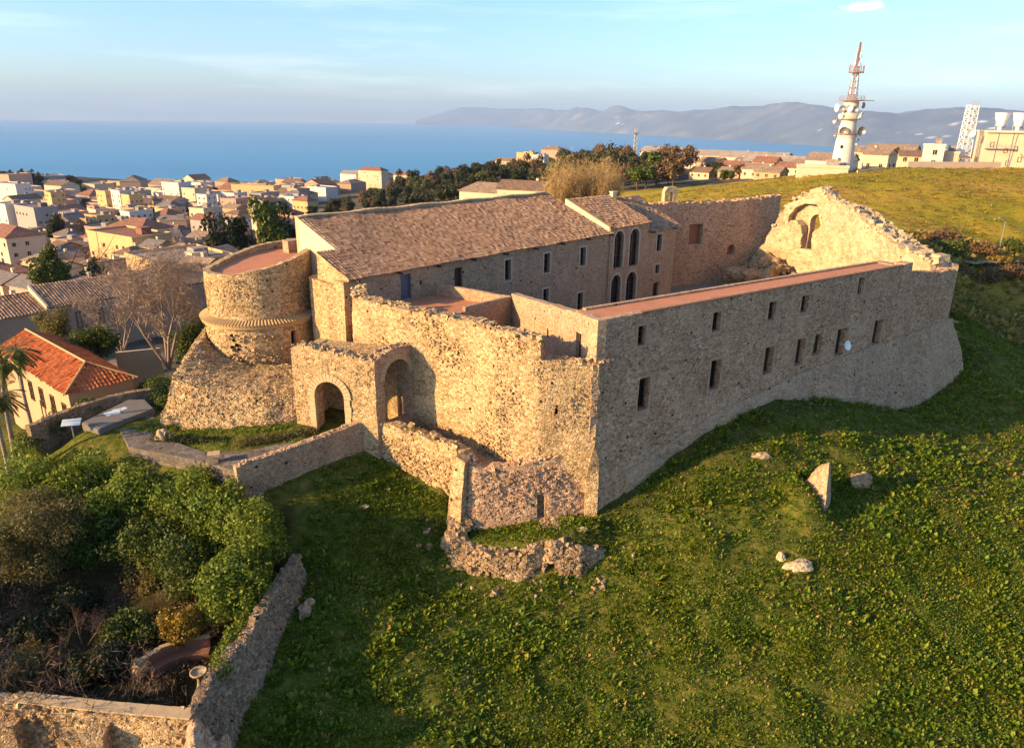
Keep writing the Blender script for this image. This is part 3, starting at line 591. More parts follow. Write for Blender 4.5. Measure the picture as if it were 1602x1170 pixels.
# ------------------------------------------------------------ the sunlit curtain wall
cw = empty('curtain_wall', (-3, 46, 0), 'tall sunlit rubble curtain wall rising behind the forecourt', 'wall')
fc = along([(-12.2, 54.6), (-11.6, 52.0), (-7.1, 49.0), (-2.9, 46.5), (-.9, 44.1), (1.7, 42.86), (5.36, 42.80)])
Lc = fc.L; TT = Lc[-1]
ztc = lin((0, 8.7), (Lc[1], 8.55), (Lc[2], 8.4), (Lc[3], 8.3), (Lc[4], 8.45), (Lc[5]-.05, 8.25), (Lc[5]+.1, 6.8), (TT, 6.75))
mb = MB()
slab(mb, [(0, -3.5), (Lc[4], -4), (TT, -4.8)]+ragtop(Lc[5]+.1, TT-.02, ztc, .12)+ragtop(0, Lc[5], ztc, .14), [rect(Lc[5]+1.0, 3.2, Lc[5]+1.22, 4.0)], fc, 1.1, .55, .15)
caps(mb, fc, 0, Lc[5], ztc, 1.0); caps(mb, fc, Lc[5]+.1, TT, ztc, 1.0)
studs(mb, fc, 4, TT-.2, -1.5, 8.2, 4200, .17, keepf=lambda u, v: v < ztc(u)-.3)
mb.build('wall', M['rubble'], cw)
# quoins on the sharp corner
mb = MB()
for i in range(26):
    z = -3.4+i*.395; mb.box((KX.x-.20, KX.y+.13, z), random.uniform(.42, .62), random.uniform(.36, .5), .37, .3, 0, .14)
mb.build('quoins', M['rubble_pale'], cw)
# ------------------------------------------------------------ the hall with its long tiled roof
PA = V(-12.59, 55.44); eP = V(.6744, .7384); nbP = V(-.7384, .6744)
hall = empty('hall_building', (2, 75, 0), 'long stone hall under a sloping pantile roof, with tall arched windows at its far end', 'building')
fp = straight(PA, eP, -nbP)
sq = [(17.49, 6.34, 18.32, 8.28), (23.15, 6.26, 24.08, 8.19), (29.05, 6.19, 29.97, 8.10), (23.17, 3.27, 24.00, 4.61), (28.88, 1.21, 29.82, 3.26), (43.97, 5.90, 45.06, 7.93), (44.05, 3.20, 44.98, 4.28)]
drs = [(5.02, 6.62, 6.15, 8.70), (11.04, 6.62, 12.06, 8.44), (43.90, .14, 45.12, 2.1)]
ar = [(34.98, 5.05, 36.75, 9.18), (38.02, 4.89, 39.89, 9.14), (34.83, .46, 36.63, 4.31), (37.81, .25, 39.82, 4.23)]
mb = MB(); slab(mb, [(0, -.8), (34.2, -.8), (34.2, 9.12), (0, 9.12)], [rect(*r) for r in sq[:5]+drs[:2]]+[rect(7.07, 7.53, 7.33, 7.94)], fp, .8, .7, .05)
mb.build('front_wall', M['rubble_pale'], hall)
fbay = straight(PA-nbP*.12, eP, -nbP)
mb = MB(); slab(mb, [(34.2, -.8), (41.9, -.8), (41.9, 9.62), (34.2, 9.62)], [arch(*r) for r in ar], fbay, .92, .7, .03); mb.build('bay_wall', M['rubble_pale'], hall)
mb = MB(); slab(mb, [(41.9, -.8), (48.2, -.8), (48.2, 8.62), (41.9, 8.62)], [rect(*r) for r in sq[5:]+drs[2:]], fp, .8, .7, .04); mb.build('end_front_wall', M['rubble_pale'], hall)
for r in sq: window(hall, fp, r, .35, surround=True)
window(hall, fp, drs[0], .2, 'door', mp_='blue_door', bars=False, fm='blue_door', lab='grey-blue terrace door'); window(hall, fp, drs[1], .3, 'door', mp_='wood', bars=False); window(hall, fp, drs[2], .3, 'door', mp_='wood', bars=False)
for r in ar:
    window(hall, fbay, r, .35, arched=True, bars=True)
    mb = MB(); c = (r[0]+r[2])/2; R0 = (r[2]-r[0])/2+.01; R1 = R0+.24; zc = r[3]-R0+.01; n = 12
    P = []
    for k in range(n+1):
        t_ = math.pi*k/n
        for R_, w_ in ((R0, .05), (R1, .05), (R1, -.05)): P.append(fbay(c+R_*math.cos(t_), zc+R_*math.sin(t_), w_))
    mb.add(P, [q for k in range(n) for q in ((3*k, 3*k+3, 3*k+4, 3*k+1), (3*k+1, 3*k+4, 3*k+5, 3*k+2))])
    for a0, a1 in ((c-R1, c-R0), (c+R0, c+R1)):
        Q = [fbay(a, z, w_) for w_ in (-.05, .05) for (a, z) in ((a0, r[1]), (a1, r[1]), (a1, zc), (a0, zc))]
        mb.add(Q, [(4, 5, 6, 7), (0, 4, 7, 3), (1, 2, 6, 5), (0, 1, 5, 4)])
    mb.build('arch_surround', M['surround'], hall)
# gable, back and far walls
HZ = lambda t_: 9.12+.372*t_
fg = straight(PA, nbP, -eP)
mb = MB(); slab(mb, [(0, -2), (4.2, -2), (4.2, HZ(4.2)), (0, HZ(0))], [], lambda u, v, w_: fg(u, v, w_+.03), .8, .55, .08)
slab(mb, [(-.0, -2), (1.2, -2), (1.2, 8.9), (0, 8.9)], [], straight(PA+nbP*.0-eP*.55, nbP, -eP), .6, .5, .06)
mb.build('gable_wall', M['rubble'], hall)
mb = MB(); mb.prism([tuple(PA+eP*a+nbP*b_) for a, b_ in ((1.6, 3.9), (2.2, 3.9), (2.2, 9.0), (1.6, 9.0))], -2, lambda p: HZ((V(p[0], p[1])-PA).dot(nbP))+.18); mb.build('stepped_gable', M['plaster'], hall)
mb = MB(); mb.prism([tuple(PA+eP*a+nbP*b_) for a, b_ in ((1.6, 9.0), (34.2, 9.0), (34.2, 9.55), (1.6, 9.55))], -2, 12.72)
for i in range(110): u = 1.7+i*.295; p = PA+eP*u+nbP*9.27; mb.box((p.x, p.y, 12.78+.05*math.sin(i*.3)), .3, .62, .14, math.atan2(eP.y, eP.x), 0, .12, .06)
mb.build('ridge_wall', M['dressed'], hall)
mb = MB(); mb.prism([tuple(PA+eP*a+nbP*b_) for a, b_ in ((34.2, 1), (48.1, 1), (48.1, 6.4), (34.2, 6.4))], -1, 8.45); mb.prism([tuple(PA+eP*a+nbP*b_) for a, b_ in ((34.25, 5.9), (47.9, 5.9), (47.9, 6.4), (34.25, 6.4))], 8.46, 11.75)
mb.prism([tuple(PA+eP*a+nbP*b_) for a, b_ in ((47.5, 0.1), (48.1, .1), (48.1, 5.85), (47.5, 5.85))], 8.46, lambda p: 8.5+.5*(V(p[0], p[1])-PA).dot(nbP))
mb.build('rear_wall', M['rubble_pale'], hall)
mb = MB(); mb.prism([tuple(PA+eP*a+nbP*b_) for a, b_ in ((34.15, .05), (34.62, .05), (34.62, 6.3), (34.15, 6.3))], 9, lambda p: 9.72+.41*(V(p[0], p[1])-PA).dot(nbP)); mb.build('bay_flank', M['plaster'], hall)
S3 = lambda k: V(nbP.x, nbP.y, k)
e3 = V(eP.x, eP.y, 0); O = PA-nbP*.45
cs = 1/math.sqrt(1+.372**2)
tile_roof('roof', (O.x-eP.x*.25, O.y-eP.y*.25, 9.16), e3, S3(.372), 34.6, 9.5/cs, M['tile_old'], hall, keep=lambda U, S: ~((U < 1.9) & (S > 4.5)))
ob = O+eP*34.35; cs = 1/math.sqrt(1+.41**2)
tile_roof('bay_roof', (ob.x, ob.y, 9.66), e3, S3(.41), 7.65, 6.4/cs, M['tile_old'], hall)
ob = O+eP*42.0; cs = 1/math.sqrt(1+.50**2)
tile_roof('end_roof', (ob.x, ob.y, 8.52), e3, S3(.50), 6.7, 6.6/cs, M['tile_old'], hall)
for u, zb_ in [(.6+i*4.2, 8.93) for i in range(9)]+[(42.6, 8.4), (47.4, 8.4)]:
    p = PA+eP*u-nbP*.30; mb = MB(); mb.box((p.x, p.y, zb_), .14, .55, .16, math.atan2(eP.y, eP.x)); mb.build('eaves_bracket', M['wood'], hall)
p = PA+eP*43.2+nbP*6.1; mb = MB(); mb.box((p.x, p.y, 12.0), .7, .5, .9, .7); mb.box((p.x, p.y, 12.5), .85, .65, .12, .7); mb.build('chimney', M['plaster'], hall)
# ------------------------------------------------------------ terrace block in front of the hall
tb = empty('terrace_block', (-3, 56, 0), 'low stone block with a red terrace floor, between the hall and the curtain wall', 'building')
B0, B1 = V(-6.3, 61.6), V(-.05, 57.1); B2 = V(-3.5, 53.3)
def para(nm, a_, b_, z0, z1, th, parent, mt):
    d = (b_-a_).normalized(); n = V(d.y, -d.x); f = straight(a_, d, n); L = (b_-a_).length; m_ = MB()
    slab(m_, [(0, z0), (L, z0)]+ragtop(0, L, z1, .04, .6), [], f, th, .6, .04); return m_.build(nm, M[mt], parent)
mb = MB(); mb.prism([tuple(B0), (-12.1, 56.0), (-11.3, 52.6), tuple(B2+V(-.2, .1)), tuple(B1-V(.3, 0))], 5.3, 6.62); mb.build('terrace_floor', M['paving_red'], tb)
para('parapet', B1, B0, 3.0, 7.55, .35, tb, 'rubble_pale'); para('parapet', B2, B1, 3.0, 7.55, .35, tb, 'rubble_pale'); para('parapet', V(-6.8, 50.4), B2, 5.3, 7.2, .35, tb, 'rubble_pale')
mb = MB(); mb.box((-5.3, 53.6, 6.8), 2.0, .35, .36, -.55); mb.build('bench_ledge', M['dressed'], tb)
# ------------------------------------------------------------ round tower
tw = empty('round_tower', (-21.4, 60.7, 0), 'round sunlit stone tower with a tiled ledge, broad sloping base and red top floor', 'tower')
TC = V(-21.4, 60.9)
def tplan(R, a0=-100, a1=95, back=True):
    P = []
    for k in range(0, 31):
        t_ = rad(a0+(a1-a0)*k/30); P.append((TC.x+R*math.sin(t_), TC.y-R*math.cos(t_)))
    return P
def ring(nm, R0, R1, z0, zf, th, mt, holes=(), amp=.08, tail=(), batter=0, vref=0, a0=-100, a1=95, cap=False):
    pl = list(tail[0] if tail else [])+tplan(R0, a0, a1)+list(tail[1] if tail else []); f = along(pl, batter=batter, vref=vref); L = f.L[-1]; m_ = MB()
    hs = [rect(u*L, a_, u*L+w_, b_) if not ar_ else arch(u*L, a_, u*L+w_, b_) for (u, a_, w_, b_, ar_) in holes]
    slab(m_, [(0, z0), (L, z0)]+ragtop(0, L, lambda u: zf(u/L), .05, .4), hs, f, th, .55, amp)
    if nm == 'lower_wall':
        for i in range(70):
            u = random.uniform(.47, .68); z = random.choice([2.1, 2.3, 2.5, 2.9, 3.9, 4.1])+random.uniform(-.15, .15); p = f(u*L, z, .05); q_ = random.uniform(.15, .4); m_.box(p, q_, q_*.7, q_*.55, random.uniform(0, 3), 0, .3, .4)
    studs(m_, f, L*.2, L*.95, z0+.2, 8.6 if nm == 'upper_wall' else 4.6, 1600 if nm == 'upper_wall' else 900, .17, [(u*L, a_, u*L+w_, b_) for (u, a_, w_, b_, ar_) in holes]+([(L*.49, 2.9, L*.53, 4.3)] if nm == 'lower_wall' else []))
    if cap: caps(m_, f, 0, L, lambda u: zf(u/L), th*.8, 0, .22, 1.)
    return m_.build(nm, M[mt], tw), f
upt = (( (-22.5, 73.0), (-24.6, 70.5), (-25.6, 66.0)), ((-16.9, 62.6), (-16.1, 63.6)))
ring('upper_wall', 4.25, 0, 5.2, lin((0, 9.3), (.3, 8.95), (.55, 8.95), (.66, 9.1), (.85, 10.1), (.93, 10.3), (1, 10.3)), .55, 'rubble', tail=upt, amp=.06)
_, ft_ = ring('lower_wall', 4.55, 0, .5, lambda u: 5.0, .9, 'rubble', holes=((.712, 2.1, .42, 4.3, 1),), amp=.09, tail=(((-25.8, 66.0),), ((-16.2, 61.5), (-14.6, 60.6))))
mb = MB(); mb.box((ft_(.712*ft_.L[-1]+.2, 3.2, -.8).x, ft_(.712*ft_.L[-1]+.2, 3.2, -.8).y, 3.2), .9, .9, 2.6, .6); mb.build('slit_window', M['dark'], tw)  # near-black box behind the slit paints the darkness inside
# near-black lumps painting the shade of the weathered hollow in the masonry
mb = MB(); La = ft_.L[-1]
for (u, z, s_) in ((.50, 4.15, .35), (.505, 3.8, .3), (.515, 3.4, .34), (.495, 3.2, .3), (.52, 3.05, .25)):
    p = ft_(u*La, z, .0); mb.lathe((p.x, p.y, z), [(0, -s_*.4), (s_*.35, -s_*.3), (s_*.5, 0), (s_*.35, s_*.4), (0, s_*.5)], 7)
mb.build('hollow_shade', M['dark'], tw)
# tiled ledge
mb = MB(); pl = [(-26.1, 66.5)]+tplan(4.72, -100, 92)+[(-16.3, 61.6)]; f = along(pl); L = f.L[-1]; n = int(L/.26)
for i in range(n):
    u = L*i/n; a_ = f(u+.13, 5.06, .22); b_ = f(u+.13, 5.38, -.62)
    mb.tube(a_, b_, .125, .12, 7)
for (w0, z0, w1, z1) in ((.16, 4.98, -.7, 5.24), (.10, 4.88, -.5, 4.98)):
    P = []
    for i in range(n+1):
        u = L*i/n
        for (w_, z) in ((w0, z0-.12), (w0, z0), (w1, z1), (w1, z0-.12)): P.append(f(u, z, w_))
    mb.add(P, [q for i in range(n) for q in ((4*i, 4*i+4, 4*i+5, 4*i+1), (4*i+1, 4*i+5, 4*i+6, 4*i+2), (4*i, 4*i+3, 4*i+7, 4*i+4))])
o = mb.build('tiled_ledge', M['clay'], tw)
mb = MB(); mb.prism([(-22.3, 72.8), (-24.3, 70.3), (-25.3, 66)]+tplan(4.0)+[(-17.0, 62.4), (-14.9, 59.9), (-16.5, 61.0), (-18, 67)], 4.5, 8.62); mb.build('terrace_floor', M['paving_red'], tw)
mb = MB(); mb.prism([(-16.4, 60.2), (-14.3, 58.3), (-12.7, 56.3), (-12.9, 55.5), (-14.6, 56.4), (-16.6, 58.9)], -2, 8.5); mb.build('link_wall', M['rubble'], tw)
# rear parapet with its raised block
mb = MB(); f = along([(-18.6, 66.9), (-20.6, 70.6), (-22.5, 73.0)]); L = f.L[-1]; slab(mb, [(0, 5), (L, 5)]+ragtop(0, L, 9.35, .05), [], lambda u, v, w_: f(u, v, -w_), .5, .6, .05)
mb.box((-21.0, 69.9, 9.1), 1.6, .9, 1.3, .9, 0, .05); mb.box((-19.0, 67.6, 9.2), .6, .6, 1.3, .9, 0, .05); mb.build('rear_parapet', M['rubble_pale'], tw)
# broad battered base
mb = MB(); tb_bot = [(-26.4, 62), (-26.6, 56.5), (-25.6, 48.2), (-22.4, 46.9), (-16.9, 46.2), (-14.9, 47.9), (-14.8, 50)]
tb_top = [(-26.2, 62), (-26.2, 58), (-25.2, 51.4), (-22.6, 50.0), (-17.8, 49.4), (-15.5, 49.6), (-14.8, 50.2)]
zs_ = [2.6, 2.7, 2.5, 2.1, 1.85, 1.75, 1.8]; nU, nV = 90, 22; P = np.zeros((nU+1, nV+1, 3))
bl = along(tb_bot); tl = along(tb_top)
def at_frac(f, fr, z):
    k = fr*(len(f.L)-1); i = min(int(k), len(f.L)-2); return f(f.L[i]+(k-i)*(f.L[i+1]-f.L[i]), z, 0)
for i in range(nU+1):
    fr = i/nU; a_ = at_frac(bl, fr, -1.3); b_ = at_frac(tl, fr, float(np.interp(fr, np.linspace(0, 1, 7), zs_)))
    for j in range(nV+1):
        q = a_.lerp(b_, j/nV); d_ = V(q.x-TC.x, q.y-TC.y, 0).normalized(); q = q+d_*(.25*noise.noise(q*.9)+.25*noise.noise(q*.35)+.08*noise.noise(q*3)); P[i, j] = q
tal_o = grid_obj('sloping_base', P, M['talus'], tw); mb = MB()
for k in range(2600):
    i, j = random.randrange(nU), random.randrange(nV); q = V(*P[i, j]).lerp(V(*P[i+1, j+1]), random.random()); d_ = V(q.x-TC.x, q.y-TC.y, 3).normalized(); s1 = random.uniform(.08, .22); mb.box(q-d_*s1*.15, s1, s1*.8, s1*.6, random.uniform(0, 3), 0, .25, .5)
add_to(tal_o, mb)
# the shoulder rising from that slope to the tower drum
nV = 14; P = np.zeros((nU+1, nV+1, 3)); dr_ = along([(-26.0, 63)]+tplan(4.5, -95, 60)+[(-15.6, 59)])
for i in range(nU+1):
    fr = i/nU; a_ = V(*at_frac(tl, fr, float(np.interp(fr, np.linspace(0, 1, 7), zs_)))); b_ = dr_(fr*dr_.L[-1], float(np.interp(fr, [0, .3, .42, .6, .8, 1], [3.9, 3.6, 2.6, 1.8, 1.6, 1.6])), .25)
    for j in range(nV+1):
        t_ = j/nV; q = a_.lerp(b_, t_); q.z += .25*math.sin(t_*math.pi)*(1-fr)+.14*noise.noise(q*.9)+.06*noise.noise(q*2.7)-(.03 if j == 0 else 0); P[i, j] = q
tal_o = grid_obj('shoulder', P, M['talus'], tw); mb = MB()
for k in range(1300):
    i, j = random.randrange(nU), random.randrange(nV); q = V(*P[i, j]).lerp(V(*P[i+1, j+1]), random.random()); s1 = random.uniform(.10, .30); mb.box(q-V(0, 0, s1*.15), s1, s1*.8, s1*.5, random.uniform(0, 3), 0, .25, .5)
add_to(tal_o, mb)
# ------------------------------------------------------------ gatehouse
gt = empty('gatehouse', (-12, 47.2, 0), 'sunlit stone gatehouse with a round-arched gate at the end of the entrance path', 'gatehouse')
GA = V(-15.25, 48.25); GB = V(-9.15, 46.25); eG = (GB-GA).normalized(); nG = V(eG.y, -eG.x); fgt = straight(GA, eG, nG); LG = (GB-GA).length
g0, g1 = 1.62, 4.02
mb = MB(); slab(mb, [(0, -1.5), (g0, -1.5), (g0, -1.4), (LG, -2)]+ragtop(0, LG, lin((0, 5.85), (1.3, 6.1), (3, 5.85), (LG, 5.55)), .07, .35), [arch(g0, -.9, g1, 3.75)], fgt, 1.0, .45, .06)
caps(mb, fgt, .1, LG-.1, lin((0, 5.95), (1.3, 6.15), (3, 5.9), (LG, 5.6)), .9, 0, .26)
studs(mb, fgt, .1, LG-.1, -.5, 5.4, 700, .16, [(g0-.45, -2, g1+.45, 4.3)])
mb.build('gate_wall', M['rubble'], gt)
mb = MB(); c = (g0+g1)/2; R0 = (g1-g0)/2; zc = 3.75-R0
for k in range(17):     # voussoirs
    t0, t1 = math.pi*k/17+.012, math.pi*(k+1)/17-.012; P = []
    for w_ in (-.2, .10):
        for (R_, t_) in ((R0-.04, t0), (R0+.5, t0), (R0+.5, t1), (R0-.04, t1)): P.append(fgt(c+R_*math.cos(t_), zc+R_*math.sin(t_), w_))
    mb.add(P, [(4, 5, 6, 7), (0, 1, 5, 4), (1, 2, 6, 5), (2, 3, 7, 6), (3, 0, 4, 7)])
for sgn in (-1, 1):
    z = -.9
    while z < zc-.05:
        h_ = min(random.uniform(.34, .5), zc-z); a0 = c+sgn*(R0-.04); a1 = c+sgn*(R0+random.uniform(.38, .52)); lo, hi = min(a0, a1), max(a0, a1); P = []
        for w_ in (-.2, .09+random.uniform(0, .03)):
            for (u, v) in ((lo, z+.012), (hi, z+.012), (hi, z+h_-.012), (lo, z+h_-.012)): P.append(fgt(u, v, w_))
        mb.add(P, [(4, 5, 6, 7), (0, 1, 5, 4), (1, 2, 6, 5), (2, 3, 7, 6), (3, 0, 4, 7)]); z += h_
mb.build('arch_surround', M['dressed'], gt)
# passage: side walls, vault roof, inner wall
mb = MB(); q = lambda u, w_: tuple(GA+eG*u-nG*w_)
mb.prism([q(0.0, 1.0), q(.7, 1.0), q(.7, 3.6), q(0, 3.6)], -1.5, 5.5); mb.prism([q(0.7, 3.2), q(LG-.1, 3.2), q(LG-.1, 3.7), q(.7, 3.7)], -1.5, 5.45); mb.prism([q(.7, 1.02), q(LG-.5, 1.02), q(LG-.5, 3.18), q(.7, 3.18)], 4.9, 5.45)
mb.build('passage_walls', M['rubble'], gt)
# side wing with the second arch, turned towards the forecourt
SA_ = GB+V(.0, .0); eS = V(.62, .785).normalized(); nS2 = V(eS.y, -eS.x); fs = straight(SA_, eS, nS2)
mb = MB(); slab(mb, [(0, -2.4), (4.9, -2.2)]+ragtop(0, 4.9, lin((0, 5.55), (1.6, 6.05), (3.4, 5.9), (4.9, 5.3)), .05, .35), [arch(.75, .55, 3.2, 5.25)], fs, .9, .45, .05)
caps(mb, fs, .1, 4.8, lin((0, 5.6), (1.6, 6.1), (3.4, 5.95), (4.9, 5.35)), .8, 0, .24)
mb.build('side_arch_wall', M['rubble_pale'], gt)
mb = MB(); c = 1.975; R0 = 1.225; zc = 5.25-R0
for k in range(15):
    t0, t1 = math.pi*k/15+.012, math.pi*(k+1)/15-.012; P = []
    for w_ in (-.2, .07):
        for (R_, t_) in ((R0-.03, t0), (R0+.34, t0), (R0+.34, t1), (R0-.03, t1)): P.append(fs(c+R_*math.cos(t_), zc+R_*math.sin(t_), w_))
    mb.add(P, [(4, 5, 6, 7), (0, 1, 5, 4), (1, 2, 6, 5), (2, 3, 7, 6), (3, 0, 4, 7)])
mb.build('side_arch_surround', M['dressed'], gt)
# ------------------------------------------------------------ forecourt walls
fcw = empty('forecourt_wall', (-4, 44, -2), 'broken stone wall round the small forecourt, one face sunlit and one in shade, below the curtain wall', 'wall')
Q0, Q1, Q2 = V(-9.45, 46.75), V(-3.05, 43.0), V(4.9, 43.9)
f1 = along([tuple(Q0), (-6.1, 45.0), tuple(Q1)]); L1 = f1.L[-1]
mb = MB(); z1f = lin((0, 1.1), (3, .95), (L1-.8, .75), (L1, .55)); slab(mb, [(0, -3), (L1, -6)]+ragtop(0, L1, z1f, .16), [], f1, .75, .45, .12); caps(mb, f1, 0, L1, z1f, .7)
studs(mb, f1, .1, L1-.1, -4, .5, 900, .24)
mb.build('sunlit_wall', M['rubble'], fcw)
f2 = along([(-3.05, 42.75), (-2.3, 42.1), (1, 42.35), (4.75, 43.1)], batter=.12, vref=0); L2 = f2.L[-1]
z2f = lin((0, .45), (.6, .1), (1.5, -.35), (3.5, -.05), (L2-1.2, .65), (L2-.5, .95), (L2, 1.0))
mb = MB(); slab(mb, [(0, -6.5), (L2, -5)]+ragtop(0, L2, z2f, .16), [arch(5.0, -3.7, 5.5, -2.1)], f2, .85, .4, .12); caps(mb, f2, 0, L2, z2f, .8)
studs(mb, f2, .1, L2-.1, -4, -.3, 700, .24, [(5.0, -3.7, 5.5, -2.1)])
mb.build('shaded_wall', M['rubble_shade'], fcw)
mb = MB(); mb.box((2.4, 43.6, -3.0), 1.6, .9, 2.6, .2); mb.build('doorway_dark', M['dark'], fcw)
mb = MB(); mb.prism([(-9.4, 47.6), (-3.0, 43.5), (-2.1, 42.9), (1, 43.0), (4.9, 43.8), (1.5, 43.2), (-1, 44.6), (-3, 47), (-7, 49.4), (-8.6, 50)], -3.0, -.55); mb.build('forecourt_floor', M['talus'], fcw)
mb = MB()       # sunlit buttress against the big corner, and the ragged edge of the spur
slab(mb, [(0, -5), (.8, -5), (.8, .2), (.45, 1.4), (.15, .3), (0, -1)], [], straight(V(4.85, 42.6), V(1, .05), V(0, -1), .1, 0), .8, .35, .15)
slab(mb, [(0, -8), (1.1, -8), (.95, -3), (.9, .3), (.2, .6), (0, -2)], [], straight(V(-3.75, 42.35), V(.9, -.43), V(-.43, -.9), .16, 0), .9, .35, .16)
mb.build('buttress', M['rubble'], fcw)
# ------------------------------------------------------------ rubble foundation ruin at the foot of the spur
rf = empty('foundation_ruin', (0, 39, -5), 'crumbling rubble foundation ruin with a small square culvert at the foot of the spur', 'ruin')
f3 = along([(-3.7, 42.2), (-3.9, 40.9), (-3.0, 40.1), (-1.2, 39.6), (1.0, 39.5), (2.2, 40.0), (2.7, 39.4), (4.2, 39.5), (5.6, 40.4), (6.6, 41.3)], batter=.30, vref=-3.8); L3 = f3.L[-1]
z3f = lin((0, -2.9), (1.2, -3.9), (2.4, -4.5), (4, -4.7), (5.8, -4.6), (6.8, -4.4), (7.6, -4.0), (9, -3.9), (10, -4.3), (L3, -5.0))
mb = MB(); slab(mb, [(0, -8.4), (L3, -7.6)]+ragtop(0, L3, z3f, .16, .3), [rect(8.3, -5.95, 8.85, -5.1)], f3, .9, .32, .34)
caps(mb, f3, 0, L3, z3f, 1.3, 0, .42, 2.6)
studs(mb, f3, 0, L3, -7.4, -4.0, 1500, .34, [(8.3, -5.95, 8.85, -5.1)], out_=.06, keepf=lambda u, v: v < z3f(u)-.1)
for i in range(46):
    u = random.uniform(0, L3); p = f3(u, -6, random.uniform(.2, 1.5)); q_ = random.uniform(.12, .42); mb.box((p.x, p.y, h1(p.x, p.y)+q_*.02), q_, q_*.8, q_*.6, random.uniform(0, 3), 0, .3, .5)
mb.build('rubble_face', M['rubble_coarse'], rf)
mb = MB(); pq = f3(8.6, -5.6, -.8); mb.box(pq, 1.0, .7, 1.1, .3); mb.build('culvert', M['dark'], rf)  # near-black box paints the darkness inside the culvert opening
mb = MB(); f4 = along([(2.4+.8*math.cos(a_), 41.2+.7*math.sin(a_)) for a_ in [rad(200+i*26) for i in range(12)]]); slab(mb, [(0, -5), (f4.L[-1], -5)]+ragtop(0, f4.L[-1], lin((0, -3.75), (2, -3.45), (4, -3.6), (f4.L[-1], -3.8)), .1), [], f4, .4, .32, .12); caps(mb, f4, 0, f4.L[-1], -3.6, .4, 0, .28, 2.)
mb.build('well_wall', M['rubble_coarse'], rf)
# ------------------------------------------------------------ ramp parapet up to the gate
rp = MB(); f6 = along([(-17.0, 40.9), (-14.6, 42.9), (-12.0, 45.1), (-9.9, 47.0)]); L6 = f6.L[-1]; z6 = lin((0, .35), (L6*.4, .62), (L6*.8, .95), (L6, 1.0))
slab(rp, [(0, -3.4), (L6, -2.6)]+ragtop(0, L6, z6, .06, .4), [], f6, .5, .45, .06); studs(rp, f6, .1, L6-.1, -2.2, .6, 700, .2); caps(rp, f6, 0, L6, z6, .45, 0, .22, 1.2)
o = rp.build('ramp_wall', M['rubble_pale']); tag(o, 'low stone parapet climbing beside the entrance path to the arched gate', 'wall'); base_to(o, (-13.5, 44, -1))
mb = MB(); mb.prism([(-16.9, 41.6), (-10.4, 47.6), (-13.6, 48.1), (-16, 46.6), (-19.5, 44.6), (-19.4, 43.6)], -2.6, lambda p: -.42+.05*max(0, p[0]+17)); o = mb.build('path', M['path']); tag(o, 'stone-paved ramp leading up to the arched gate', 'path', kind='structure')
# ------------------------------------------------------------ courtyard and the ruins behind
mb = MB(); mb.prism([(2, 58), (10, 54), (36, 70), (42, 80), (44, 104), (20, 105), (18, 96), (-6, 64)], -.8, .12); o = mb.build('courtyard', M['yard']); tag(o, 'bare gravel courtyard between the hall and the ruined tower', 'courtyard', kind='structure')
bw = empty('rear_wall_ruin', (28, 103, 0), 'tall shaded rubble wall closing the far side of the courtyard, with a blocked window', 'wall')
fR = straight(V(20.0, 94.6), V(.80, .60).normalized(), V(.60, -.80).normalized())
fR = straight(V(20.0, 94.6), V(.90, .43).normalized(), V(.43, -.90).normalized())
mb = MB(); zr = lin((0, 10.9), (6, 10.8), (12, 10.9), (17.5, 11.2)); slab(mb, [(-3, -1), (18, -1)]+ragtop(-3, 18, zr, .18), [rect(3.06, 5.5, 5.15, 8.1), arch(9.6, 3.7, 11.0, 5.1)], fR, 1.2, .7, .14); caps(mb, fR, -3, 18, zr, 1.1, 0, .4, 1.2)
mb.build('wall', M['rubble_shade'], bw)
mb = MB(); P = [fR(a, z, w_) for w_ in (-1.15, -.7) for (a, z) in ((2.9, 5.3), (5.3, 5.3), (5.3, 8.3), (2.9, 8.3))]; mb.add(P, [(4, 5, 6, 7)]); mb.build('blocked_opening', M['brick'], bw); mb = MB(); P = [fR(a, z, w_) for w_ in (-1.15, -.7) for (a, z) in ((9.4, 3.5), (11.2, 3.5), (11.2, 5.3), (9.4, 5.3))]; mb.add(P, [(4, 5, 6, 7)])
mb.build('blocked_opening', M['brick'], bw)
mb = MB(); fA = straight(V(19.0, 94.9), V(.95, .3).normalized(), V(.3, -.95).normalized()); slab(mb, [(0, 10.5), (1.75, 10.5), (1.75, 12.5), (1.5, 12.85), (.3, 12.8), (0, 12.3)], [arch(.5, 10.9, 1.2, 12.2)], fA, .8, .3, .08)
o = mb.build('bellcote', M['dressed'], bw)
er = empty('ruined_tower', (39, 88, 0), 'sunlit roofless ruined tower wall with a broken vaulted niche, behind the range', 'ruin')
fE = along([(32.3, 99.9), (35.5, 97.5), (38.0, 93.5), (38.5, 80), (38.5, 68.3)]); LE = fE.L; TE = LE[-1]
zE = lin((0, 2.6), (1.2, 4.6), (2.2, 6.9), (3.2, 9.2), (4.2, 10.9), (6, 12.0), (8, 13.0), (8.8, 13.2), (9.6, 12.6), (11.5, 12.2), (18, 11.4), (22.3, 10.3), (28.5, 9.3), (34, 8.7), (TE, 8.6))
big = [(4.3, 8.0), (5.0, 8.7), (5.9, 8.8), (6.6, 8.2), (6.75, 7.0), (6.8, 5.3), (8.3, 5.3), (8.5, 7.4), (9.2, 8.1), (9.75, 8.2), (9.7, 9.3), (9.1, 10.3), (8.0, 11.0), (6.6, 11.0), (5.3, 10.3), (4.5, 9.2)]
mb = MB(); slab(mb, [(0, -1.2), (TE, -1.2)]+ragtop(0, TE, zE, .32, .4, .2), [big], fE, 1.0, .5, .42); caps(mb, fE, .5, TE, zE, 1.0, 0, .6, 1.4)
